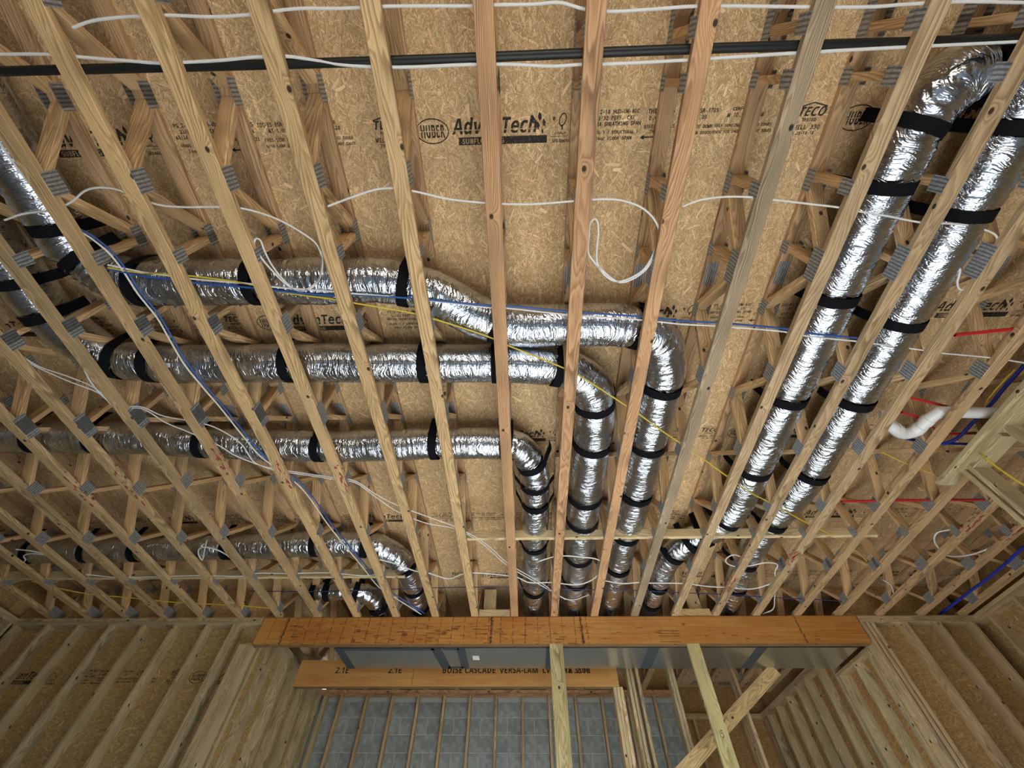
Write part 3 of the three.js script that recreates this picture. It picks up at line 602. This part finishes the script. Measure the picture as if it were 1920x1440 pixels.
flexDuct('foil flex duct crossing nearest the camera, stepping back and turning away at its right end',
  [[-2.82, 2.59, 1.4, 0.15], [-2.82, 2.59, 0.4, 0.15], [-2.82, 2.59, -0.5, 0.15], [-2.79, 2.59, -0.8, 0.15], [-2.6, 2.59, -0.99, 0.15], [-2.3, 2.59, -1.01, 0.15], [-1.4, 2.59, -1.02, 0.15], [-0.9, 2.59, -1.03, 0.15], [-0.62, 2.59, -1.1, 0.15], [-0.3, 2.59, -1.3, 0.15], [-0.1, 2.59, -1.37, 0.15], [0.3, 2.59, -1.38, 0.15], [0.74, 2.59, -1.4, 0.15], [0.97, 2.595, -1.5, 0.155], [1.075, 2.595, -1.74, 0.155], [1.08, 2.595, -2.1, 0.155], [1.08, 2.595, -3, 0.155], [1.06, 2.585, -4.2, 0.145], [1.05, 2.58, -5.2, 0.14], [1.05, 2.58, -5.62, 0.14], [1.05, 2.42, -5.78, 0.14], [1.05, 2.3, -5.82, 0.14]],
  [['z', -0.62], ['z', -0.82], ['x', -2.5], ['x', -1.74], ['x', -0.76], ['x', -0.17], ['x', 0.82], ['z', -1.93], ['z', -2.55], ['z', -3.2], ['z', -3.85], ['z', -4.45]], 101);
flexDuct('second foil flex duct from the camera, smooth-jacketed and turning away left of the first',
  [[-3.308, 2.59, 1.4, 0.15], [-3.308, 2.59, 0.2, 0.15], [-3.308, 2.59, -0.9, 0.15], [-3.29, 2.59, -1.25, 0.15], [-3.12, 2.59, -1.55, 0.15], [-2.8, 2.588, -1.63, 0.148], [-1.5, 2.588, -1.66, 0.148], [-0.5, 2.588, -1.69, 0.148], [0.08, 2.59, -1.71, 0.15], [0.36, 2.595, -1.77, 0.155], [0.54, 2.6, -1.95, 0.16], [0.597, 2.605, -2.25, 0.165], [0.597, 2.605, -3, 0.165], [0.6, 2.6, -4.2, 0.16], [0.6, 2.595, -5.2, 0.155], [0.6, 2.59, -5.62, 0.15], [0.6, 2.42, -5.78, 0.15], [0.6, 2.3, -5.82, 0.15]],
  [['z', -0.95], ['z', -1.2], ['x', -3.02], ['x', -2.78], ['x', -1.74], ['x', -0.73], ['x', -0.19], ['x', 0.27], ['z', -2.1], ['z', -2.55], ['z', -3.25], ['z', -3.62], ['z', -4.25], ['z', -4.75]], 202, true).add((() => { const m = new THREE.Mesh(new THREE.BoxGeometry(0.085, 0.002, 0.03), M.paper); m.name = 'label_card'; m.castShadow = m.receiveShadow = true; m.position.set(-2.575, EYE + 2.452, -1.565); m.rotation.set(-0.5, 0.15, 0); return m; })());
flexDuct('third foil flex duct, slimmest of the three middle runs toward the beam',
  [[-6.3, 2.575, -2.34, 0.135], [-4.5, 2.575, -2.36, 0.135], [-3.5, 2.575, -2.39, 0.135], [-2.7, 2.575, -2.46, 0.135], [-1.8, 2.575, -2.52, 0.135], [-1.1, 2.575, -2.52, 0.135], [-0.35, 2.575, -2.51, 0.135], [-0.06, 2.575, -2.56, 0.135], [0.075, 2.575, -2.76, 0.135], [0.106, 2.575, -3.05, 0.135], [0.106, 2.575, -4, 0.135], [0.106, 2.575, -5.2, 0.135], [0.106, 2.575, -5.62, 0.135], [0.106, 2.42, -5.78, 0.135], [0.106, 2.3, -5.82, 0.135]],
  [['x', -4.2], ['x', -3.68], ['x', -2.78], ['x', -1.78], ['x', -0.77], ['x', -0.14], ['z', -2.75], ['z', -3.02], ['z', -3.3], ['z', -4.0], ['z', -4.92]], 303);
flexDuct('low foil flex duct on the far left running beside the long dull board',
  [[-6.3, 2.57, -4.1, 0.13], [-4.1, 2.57, -4.06, 0.13], [-2.9, 2.57, -4.02, 0.13], [-2, 2.57, -3.99, 0.13], [-1.64, 2.575, -4.05, 0.135], [-1.42, 2.57, -4.28, 0.13], [-1.357, 2.57, -4.7, 0.13], [-1.357, 2.57, -5.2, 0.13], [-1.357, 2.57, -5.62, 0.13], [-1.357, 2.42, -5.78, 0.13], [-1.357, 2.3, -5.82, 0.13]],
  [['x', -5.5], ['x', -4.85], ['x', -4.28], ['x', -3.25], ['x', -2.26], ['x', -1.74], ['z', -4.42], ['z', -4.9], ['z', -5.35]], 404);
flexDuct('short small foil flex duct tucked above the left part of the beam',
  [[-2.66, 2.578, -5.02, 0.1], [-2.45, 2.568, -5, 0.11], [-2.2, 2.568, -4.98, 0.11], [-2, 2.558, -5.03, 0.11], [-1.89, 2.55, -5.2, 0.11], [-1.86, 2.45, -5.5, 0.11], [-1.86, 2.3, -5.66, 0.11]],
  [['x', -2.6], ['x', -2.42], ['x', -2.08], ['z', -5.3]], 505);
flexDuct('left one of the two big foil ducts running away on the right',
  [[2.43, 2.61, -0.02, 0.14], [2.36, 2.61, -0.03, 0.145], [2.19, 2.603, -0.06, 0.155], [2.092, 2.595, -0.26, 0.155], [2.082, 2.595, -0.5, 0.155], [2.082, 2.595, -0.95, 0.155], [2.085, 2.595, -2, 0.155], [2.085, 2.595, -3, 0.155], [2.075, 2.59, -3.45, 0.15], [1.96, 2.575, -3.78, 0.135], [1.72, 2.565, -4.02, 0.125], [1.6, 2.565, -4.32, 0.125], [1.57, 2.565, -4.8, 0.125], [1.57, 2.565, -5.2, 0.125], [1.57, 2.565, -5.62, 0.125], [1.57, 2.42, -5.78, 0.125], [1.57, 2.3, -5.82, 0.125]],
  [['x', 2.33], ['z', -0.24], ['z', -0.53], ['z', -1.2], ['z', -2.05], ['z', -2.87], ['z', -3.6], ['x', 1.88], ['x', 1.76], ['z', -4.2], ['z', -4.85], ['z', -5.25]], 606);
flexDuct('right one of the two big foil ducts running away on the right',
  [[2.605, 2.568, 1.4, 0.15], [2.59, 2.568, 0.2, 0.15], [2.59, 2.568, -1, 0.15], [2.59, 2.568, -2.2, 0.15], [2.585, 2.568, -3, 0.15], [2.52, 2.583, -3.55, 0.145], [2.47, 2.568, -3.95, 0.13], [2.46, 2.558, -4.4, 0.12], [2.5, 2.558, -4.9, 0.12], [2.544, 2.558, -5.3, 0.12], [2.544, 2.558, -5.62, 0.12], [2.544, 2.42, -5.78, 0.12], [2.544, 2.3, -5.82, 0.12]],
  [['z', -0.25], ['z', -0.67], ['z', -1.37], ['z', -2.06], ['z', -2.9], ['z', -3.65], ['z', -4.35], ['z', -4.88]], 707);

// ================================================================ pipes and cables lying on the bottom chords
const ROUTES = {
  upper_white: [[-2.406,4.032,0.178],[-2.155,4.032,0.17],[-2.013,4.032,0.155],[-1.795,4.032,0.135],[-1.661,4.032,0.123],[-1.545,4.032,0.124],[-1.366,4.032,0.127],[-1.185,4.032,0.135],[-1.061,4.032,0.132],[-0.917,4.032,0.11],[-0.82,4.032,0.095],[-0.697,4.032,0.084],[-0.522,4.032,0.077],[-0.195,4.032,0.078],[-0.02,4.032,0.073],[0.179,4.032,0.061],[0.303,4.032,0.064],[0.427,4.032,0.062],[0.771,4.032,0.066],[1.302,4.032,0.078],[1.777,4.032,0.085],[2.292,4.032,0.091]],
  top_white: [[-2.0,4.032,0.26],[-1.906,4.032,0.279],[-1.778,4.032,0.288],[-1.656,4.032,0.29],[-1.547,4.032,0.289],[-1.347,4.032,0.278],[-1.176,4.032,0.281],[-1.065,4.032,0.289],[-0.956,4.032,0.294],[-0.767,4.032,0.289],[-0.577,4.032,0.29],[-0.202,4.032,0.281],[-0.085,4.032,0.281],[0.079,4.032,0.278],[0.195,4.032,0.28],[0.301,4.032,0.256],[0.407,4.032,0.245],[0.617,4.032,0.247],[0.778,4.032,0.251],[1.266,4.032,0.235],[1.405,4.032,0.23],[1.566,4.032,0.227],[1.7,4.032,0.231],[1.925,4.032,0.233],[2.202,4.032,0.222]],
  coil_left: [[-2.95,4.032,-0.551],[-2.831,4.032,-0.522],[-2.635,4.032,-0.501],[-2.507,4.032,-0.468],[-2.384,4.032,-0.41],[-2.305,4.032,-0.396],[-2.207,4.032,-0.407],[-2.139,4.032,-0.438],[-2.028,4.032,-0.488],[-1.915,4.032,-0.505],[-1.662,4.032,-0.512],[-1.551,4.032,-0.523],[-1.429,4.032,-0.561],[-1.343,4.032,-0.604],[-1.258,4.032,-0.665],[-1.197,4.032,-0.728],[-1.189,4.032,-0.818],[-1.237,4.032,-0.933],[-1.326,4.032,-1.001],[-1.401,4.032,-1.021],[-1.472,4.032,-0.962],[-1.513,4.032,-0.893],[-1.55,4.032,-0.815],[-1.567,4.032,-0.728],[-1.541,4.032,-0.689],[-1.52,4.032,-0.698],[-1.519,4.032,-0.761],[-1.507,4.032,-0.849],[-1.473,4.032,-0.938],[-1.413,4.032,-1.017],[-1.336,4.032,-1.012],[-1.252,4.032,-0.95],[-1.204,4.032,-0.867],[-1.177,4.032,-0.77]],
  coil_mid: [[-1.066,4.032,-0.524],[-0.984,4.032,-0.499],[-0.772,4.032,-0.444],[-0.683,4.032,-0.441],[-0.581,4.032,-0.457],[-0.39,4.032,-0.503],[-0.194,4.032,-0.528],[0.06,4.032,-0.542],[0.308,4.032,-0.532],[0.404,4.032,-0.527],[0.551,4.032,-0.533],[0.674,4.032,-0.572],[0.751,4.032,-0.628],[0.799,4.032,-0.696],[0.804,4.032,-0.742],[0.789,4.032,-0.85],[0.746,4.032,-0.938],[0.651,4.032,-0.996],[0.593,4.032,-1.005],[0.516,4.032,-0.959],[0.467,4.032,-0.885],[0.456,4.032,-0.804],[0.456,4.032,-0.703],[0.444,4.032,-0.643],[0.428,4.032,-0.628],[0.406,4.032,-0.651],[0.403,4.032,-0.725],[0.407,4.032,-0.819],[0.443,4.032,-0.874],[0.514,4.032,-0.942],[0.61,4.032,-1.009],[0.665,4.032,-1.004],[0.754,4.032,-0.945],[0.797,4.032,-0.857],[0.803,4.032,-0.703],[0.805,4.032,-0.632]],
  coil_right: [[0.909,4.032,-0.576],[0.999,4.032,-0.545],[1.14,4.032,-0.532],[1.286,4.032,-0.539],[1.407,4.032,-0.555],[1.589,4.032,-0.579],[1.773,4.032,-0.604],[1.901,4.032,-0.629],[2.059,4.032,-0.656],[2.268,4.032,-0.696],[2.461,4.032,-0.709],[2.602,4.032,-0.733],[2.752,4.032,-0.797],[2.767,4.032,-0.9],[2.779,4.032,-1.1],[2.73,4.032,-1.109],[2.686,4.032,-1.063],[2.655,4.032,-0.984],[2.561,4.032,-0.894],[2.448,4.032,-0.789]],
  bundle_white: [[-2.512,4.032,-0.824],[-2.297,4.032,-0.88],[-2.163,4.032,-0.901],[-2.03,4.032,-0.925],[-1.664,4.032,-0.968],[-1.549,4.032,-0.989],[-1.175,4.032,-1.03],[-1.076,4.032,-1.043],[-0.689,4.032,-1.088],[-0.193,4.032,-1.163],[-0.09,4.032,-1.169],[0.302,4.032,-1.224],[0.792,4.032,-1.274],[1.067,4.032,-1.312],[1.281,4.032,-1.329],[1.778,4.032,-1.388],[1.916,4.032,-1.42],[2.268,4.032,-1.469],[2.406,4.032,-1.493],[2.756,4.032,-1.551],[2.892,4.032,-1.576],[3.254,4.032,-1.623],[3.499,4.032,-1.668]],
  bundle_blue: [[-2.526,4.032,-0.848],[-2.31,4.032,-0.904],[-2.176,4.032,-0.924],[-2.042,4.032,-0.949],[-1.674,4.032,-0.993],[-1.559,4.032,-1.013],[-1.182,4.032,-1.055],[-1.078,4.032,-1.052],[-0.689,4.032,-1.087],[-0.192,4.032,-1.148],[-0.089,4.032,-1.152],[0.3,4.032,-1.201],[0.789,4.032,-1.251],[1.062,4.032,-1.288],[1.274,4.032,-1.305],[1.769,4.032,-1.364],[1.906,4.032,-1.395],[2.256,4.032,-1.444],[2.394,4.032,-1.467]],
  long_yellow: [[-2.522,4.032,-0.841],[-2.373,4.032,-0.872],[-2.022,4.032,-0.907],[-1.666,4.032,-0.975],[-1.559,4.032,-1.013],[-1.18,4.032,-1.084],[-1.072,4.032,-1.109],[-0.693,4.032,-1.193],[-0.583,4.032,-1.231],[-0.206,4.032,-1.384],[-0.089,4.032,-1.449],[0.208,4.032,-1.595],[0.403,4.032,-1.705],[0.696,4.032,-1.926],[0.909,4.032,-2.093],[1.103,4.032,-2.258],[1.411,4.032,-2.503],[1.771,4.032,-2.81],[2.078,4.032,-3.059],[2.26,4.032,-3.175],[2.715,4.032,-3.488],[3.061,4.032,-3.711],[3.426,4.032,-3.996],[3.603,4.032,-4.167]],
  diagonal_white: [[-2.682,4.032,-0.173],[-2.675,4.032,-0.315],[-2.641,4.032,-0.461],[-2.624,4.032,-0.58],[-2.533,4.032,-0.642],[-2.463,4.032,-0.75],[-2.442,4.032,-0.863],[-2.436,4.032,-1.01],[-2.405,4.032,-1.18],[-2.406,4.032,-1.305],[-2.408,4.032,-1.547],[-2.377,4.032,-1.732],[-2.33,4.032,-1.947],[-2.275,4.032,-2.263],[-2.222,4.032,-2.499],[-2.106,4.032,-2.687],[-2.008,4.032,-2.917],[-1.92,4.032,-3.506],[-1.787,4.032,-4.153],[-1.682,4.032,-4.659],[-1.552,4.032,-4.882],[-1.302,4.032,-5.309]],
  diagonal_blue: [[-2.661,4.032,-0.169],[-2.654,4.032,-0.311],[-2.619,4.032,-0.456],[-2.602,4.032,-0.574],[-2.51,4.032,-0.637],[-2.439,4.032,-0.745],[-2.418,4.032,-0.857],[-2.412,4.032,-1.004],[-2.379,4.032,-1.173],[-2.38,4.032,-1.297],[-2.38,4.032,-1.539],[-2.348,4.032,-1.723],[-2.301,4.032,-1.937],[-2.243,4.032,-2.251],[-2.189,4.032,-2.487],[-2.073,4.032,-2.674],[-1.974,4.032,-2.902],[-1.883,4.032,-3.489],[-1.747,4.032,-4.133],[-1.64,4.032,-4.636],[-1.509,4.032,-4.857],[-1.258,4.032,-5.282]],
  left_pair_a: [[-3.549,4.032,-1.424],[-3.477,4.032,-1.542],[-3.328,4.032,-1.634],[-3.19,4.032,-1.744],[-3.123,4.032,-1.915],[-2.937,4.032,-1.935],[-2.829,4.032,-2.023],[-2.641,4.032,-2.082],[-2.474,4.032,-2.148],[-2.333,4.032,-2.328],[-2.299,4.032,-2.576],[-2.152,4.032,-2.646],[-1.958,4.032,-2.697],[-1.658,4.032,-2.771],[-1.506,4.032,-2.809],[-1.353,4.032,-3.002],[-1.2,4.032,-3.151],[-0.936,4.032,-3.333],[-0.687,4.032,-3.498],[-0.466,4.032,-3.707],[-0.351,4.032,-3.869],[-0.19,4.032,-4.152],[0.152,4.032,-4.538],[0.535,4.032,-4.965],[0.746,4.032,-4.842]],
  left_pair_b: [[-3.56,4.032,-1.459],[-3.483,4.032,-1.56],[-3.344,4.032,-1.682],[-3.185,4.032,-1.8],[-3.142,4.032,-1.946],[-2.946,4.032,-1.95],[-2.832,4.032,-2.101],[-2.717,4.032,-2.189],[-2.639,4.032,-2.256],[-2.519,4.032,-2.361],[-2.444,4.032,-2.469],[-2.337,4.032,-2.555],[-2.16,4.032,-2.666],[-1.965,4.032,-2.717],[-1.664,4.032,-2.792],[-1.511,4.032,-2.831],[-1.362,4.032,-3.04],[-1.197,4.032,-3.263],[-0.953,4.032,-3.442],[-0.691,4.032,-3.533],[-0.469,4.032,-3.744],[-0.365,4.032,-3.908],[-0.192,4.032,-4.204],[0.122,4.032,-4.561],[0.472,4.032,-4.952]],
  hook_white: [[-3.109,4.032,-1.433],[-3.143,4.032,-1.531],[-3.179,4.032,-1.671],[-3.182,4.032,-1.79],[-3.139,4.032,-1.941]],
  low_left: [[-4.948,4.032,-4.334],[-4.676,4.032,-4.393],[-4.442,4.032,-4.396],[-3.66,4.032,-4.371],[-3.178,4.032,-4.387],[-3.004,4.032,-4.333],[-2.643,4.032,-4.338],[-2.16,4.032,-4.332],[-1.816,4.032,-4.392],[-1.679,4.032,-4.371],[-1.602,4.032,-4.295]],
  low_mid: [[-1.554,4.032,-4.073],[-1.398,4.032,-4.158],[-1.218,4.032,-4.299],[-1.077,4.032,-4.344],[-0.855,4.032,-4.47],[-0.695,4.032,-4.371],[-0.586,4.032,-4.35],[-0.199,4.032,-4.41],[-0.093,4.032,-4.444],[0.043,4.032,-4.56],[0.302,4.032,-4.563],[0.606,4.032,-4.612],[0.785,4.032,-4.454],[0.794,4.032,-4.122],[0.568,4.032,-4.049],[0.399,4.032,-4.026],[0.299,4.032,-4.045],[0.159,4.032,-4.125]],
  low_right: [[0.899,4.032,-4.535],[1.098,4.032,-4.594],[1.274,4.032,-4.573],[1.396,4.032,-4.586],[1.774,4.032,-4.601],[2.12,4.032,-4.675],[2.273,4.032,-4.688],[2.585,4.032,-4.727],[2.734,4.032,-4.635],[2.781,4.032,-4.566],[2.718,4.032,-4.366],[2.69,4.032,-4.218],[2.567,4.032,-4.185],[2.395,4.032,-4.246],[2.256,4.032,-4.254],[2.145,4.032,-4.18],[2.122,4.032,-4.098],[2.175,4.032,-4.029],[2.25,4.032,-4.06]],
  low_right_tail: [[2.868,4.032,-4.801],[2.913,4.032,-4.949],[2.981,4.032,-5.221],[2.901,4.032,-5.328]],
  thin_blue: [[-3.221,4.032,-4.716],[-2.531,4.032,-4.736],[-1.737,4.032,-4.707],[-1.064,4.032,-4.666],[-0.208,4.032,-4.663],[0.276,4.032,-4.703],[0.767,4.032,-4.732],[1.271,4.032,-4.749],[1.756,4.032,-4.802],[2.255,4.032,-4.844],[2.746,4.032,-4.91],[3.263,4.032,-4.965],[3.716,4.032,-5.019]],
  low_yellow: [[-5.683,4.032,-4.475],[-5.488,4.032,-4.62],[-5.219,4.032,-4.759],[-4.774,4.032,-4.852],[-4.327,4.032,-4.959],[-3.998,4.032,-5.002],[-3.687,4.032,-5.044],[-3.507,4.032,-5.059],[-3.157,4.032,-5.129]],
  left_loop: [[-3.26,4.032,-3.696],[-3.36,4.032,-3.858],[-3.485,4.032,-4.059],[-3.466,4.032,-3.937],[-3.402,4.032,-3.838],[-3.336,4.032,-3.82],[-3.241,4.032,-3.86],[-3.172,4.032,-3.961],[-3.13,4.032,-4.063]],
  corner_loop: [[4.134,4.032,-3.62],[4.047,4.032,-3.663],[4.072,4.032,-3.77],[4.236,4.032,-3.959],[4.39,4.032,-4.077],[4.553,4.032,-4.079],[4.682,4.032,-3.993],[4.759,4.032,-3.78],[4.741,4.032,-3.586]],
  far_left_loop: [[-5.383,4.032,-3.832],[-5.233,4.032,-3.864],[-5.121,4.032,-3.936],[-5.269,4.032,-3.913],[-5.387,4.032,-3.953],[-5.431,4.032,-4.035],[-5.525,4.032,-4.097]],
  short_white: [[3.955,4.032,-4.545],[4.1,4.032,-4.661],[4.22,4.032,-4.839]],
  pvc: [[2.976,4.22,-2.249],[2.979,4.15,-2.303],[2.979,4.1,-2.317],[3.104,4.1,-2.395],[3.191,4.1,-2.367],[3.222,4.1,-2.247],[3.273,4.1,-2.171],[3.356,4.1,-2.173],[3.734,4.1,-2.191],[3.914,4.1,-2.206]],
  red_low: [[2.925,4.05,-3.194],[3.48,4.05,-3.187],[4.183,4.05,-3.191],[4.466,4.05,-3.188]],
  red_top: [[2.89,4.032,-1.434],[3.085,4.032,-1.414],[3.31,4.032,-1.391]],
  red_mid: [[2.978,4.18,-2.063],[3.454,4.18,-2.197],[3.681,4.18,-2.275]],
  red_mid2: [[3.067,4.18,-2.234],[3.239,4.18,-2.295],[3.541,4.18,-2.472],[3.807,4.18,-2.477]],
  blue_low: [[5.069,4.05,-5.412],[5.094,4.05,-4.859],[5.112,4.05,-4.426],[5.084,4.05,-3.951]],
  blue_high: [[3.714,4.17,-1.786],[3.709,4.17,-1.957],[3.712,4.17,-2.167],[3.691,4.17,-2.353],[3.67,4.17,-2.526],[3.601,4.17,-2.581],[3.486,4.17,-2.567],[3.251,4.17,-2.518],[3.051,4.17,-2.411]],
  blue_short: [[3.601,4.17,-2.581],[3.735,4.17,-2.59],[3.874,4.17,-2.599]],
  yellow_right: [[3.671,4.17,-1.819],[3.656,4.17,-1.992],[3.671,4.17,-2.166],[3.812,4.17,-2.355],[3.996,4.17,-2.582]],
  yellow_short: [[2.948,4.032,-2.531],[3.173,4.032,-2.649],[3.467,4.032,-2.786],[3.589,4.032,-2.842]],
  pipe: [[-2.47,4.047,0.116],[-0.672,4.047,0.103],[0.816,4.047,0.106],[2.301,4.047,0.099]],
};
function cable(name, label, route, radius, material, category = 'cable', group, radial) {
  const m = tube(name, scene, ROUTES[route], radius, M[material], radial);
  m.userData = { label, category }; if (group) m.userData.group = group;
  return m;
}
cable('black_pipe', 'straight black pipe crossing above the trusses near the top edge', 'pipe', 0.0205, 'blackPipe', 'pipe', null, 14);
cable('white_cable', 'white cable running just under the straight black pipe', 'upper_white', 0.007, 'whiteCable');
cable('white_cable', 'white cable crossing at the very top edge, above the black pipe', 'top_white', 0.0065, 'whiteCable');
cable('white_cable', 'white cable ending in a hanging coil left of the middle', 'coil_left', 0.0055, 'whiteCable');
cable('white_cable', 'white cable ending in an open loop beside the printed sheet seam', 'coil_mid', 0.0058, 'whiteCable');
cable('white_cable', 'white cable ending in a loop over the two big right ducts', 'coil_right', 0.0055, 'whiteCable');
cable('white_cable', 'white cable crossing the whole room beside a blue one', 'bundle_white', 0.0055, 'whiteCable');
cable('blue_cable', 'blue cable crossing the room over the nearest foil duct', 'bundle_blue', 0.0068, 'blueCable');
cable('yellow_cable', 'long yellow cable slanting from upper left to lower right', 'long_yellow', 0.0055, 'yellowCable');
cable('white_cable', 'white cable slanting steeply down the left side beside a blue one', 'diagonal_white', 0.0058, 'whiteCable');
cable('blue_cable', 'blue cable slanting steeply down the left side', 'diagonal_blue', 0.0062, 'blueCable');
cable('white_cable', 'upper of two thin white cables sagging from the left edge to the middle ducts', 'left_pair_a', 0.0045, 'whiteCable');
cable('white_cable', 'lower of two thin white cables sagging from the left edge to the middle ducts', 'left_pair_b', 0.0045, 'whiteCable');
cable('white_cable', 'short hooked white cable at the left end of the second duct', 'hook_white', 0.006, 'whiteCable');
cable('white_cable', 'white cable along the lower side of the long dull board', 'low_left', 0.0058, 'whiteCable');
cable('white_cable', 'white cable looping around the two slim middle ducts above the beam', 'low_mid', 0.0065, 'whiteCable');
cable('white_cable', 'white cable above the beam ending in a flat loop right of the ducts', 'low_right', 0.0065, 'whiteCable');
cable('white_cable', 'short curved white cable end just above the beam on the right', 'low_right_tail', 0.0065, 'whiteCable');
cable('dark_blue_cable', 'thin dark blue cable crossing just above the beam', 'thin_blue', 0.0048, 'darkBlueCable');
cable('yellow_cable', 'dull yellow cable above the left far wall', 'low_yellow', 0.006, 'yellowCable');
cable('white_cable', 'small white cable coil on the low foil duct at left', 'left_loop', 0.0065, 'whiteCable');
cable('white_cable', 'white cable loop in the dark lower right corner of the trusses', 'corner_loop', 0.0075, 'whiteCable');
cable('white_cable', 'white cable scrap at the far left end of the low duct', 'far_left_loop', 0.0065, 'whiteCable');
cable('white_cable', 'short white cable end between dark trusses at lower right', 'short_white', 0.0065, 'whiteCable');
{
  const t = thing('drain_pipe', 'white plastic drain pipe with elbows on the right', 'pipe', [0, 0, 0]);
  tube('pipe', t, ROUTES.pvc, 0.044, M.whitePipe, 20, 12);
  const q = ROUTES.pvc.map((v) => new THREE.Vector3(...v));
  for (const [i, f] of [[2, 0.4], [4, 0.2], [4, 0.9], [5, 0.9], [7, 0.03]]) {
    const a = q[i], b = q[i + 1], c = a.clone().lerp(b, f), d = b.clone().sub(a).normalize();
    const collar = mesh('collar', new THREE.CylinderGeometry(0.0495, 0.0495, 0.045, 22), M.whitePipe, t);
    collar.position.copy(c); collar.quaternion.setFromUnitVectors(new THREE.Vector3(0, 1, 0), d);
  }
}
cable('red_pipe', 'straight red water pipe across the lower right trusses', 'red_low', 0.011, 'redPipe', 'pipe', null, 10);
cable('red_pipe', 'short red water pipe at the right edge, highest of the red ones', 'red_top', 0.012, 'redPipe', 'pipe', null, 10);
cable('red_pipe', 'red water pipe passing just behind the white drain pipe', 'red_mid', 0.010, 'redPipe', 'pipe', null, 10);
cable('red_pipe', 'bent red water pipe under the white drain pipe', 'red_mid2', 0.010, 'redPipe', 'pipe', null, 10);
cable('blue_pipe', 'straight blue water pipe in the dark lower right corner', 'blue_low', 0.014, 'bluePipe', 'pipe', null, 10);
cable('blue_pipe', 'bending blue water pipe around the white drain pipe', 'blue_high', 0.013, 'bluePipe', 'pipe', null, 10);
cable('blue_pipe', 'short blue pipe stub below the white drain pipe', 'blue_short', 0.011, 'bluePipe', 'pipe', null, 10);
cable('yellow_cable', 'yellow cable beside the bending blue pipe', 'yellow_right', 0.006, 'yellowCable');
cable('yellow_cable', 'thin yellow cable left of the stub wall plate end', 'yellow_short', 0.005, 'yellowCable');
{
  const m = tube('yellow_cable', scene, [[3.55, EYE + 2.30, -2.42], [3.52, EYE + 2.24, -2.40], [3.52, EYE + 2.12, -2.40], [3.53, EYE + 1.9, -2.38]], 0.0075, M.yellowCable);
  m.userData = { label: 'yellow cable dropping down the stub wall at the right edge', category: 'cable' };
}
renderer.render(scene, camera);
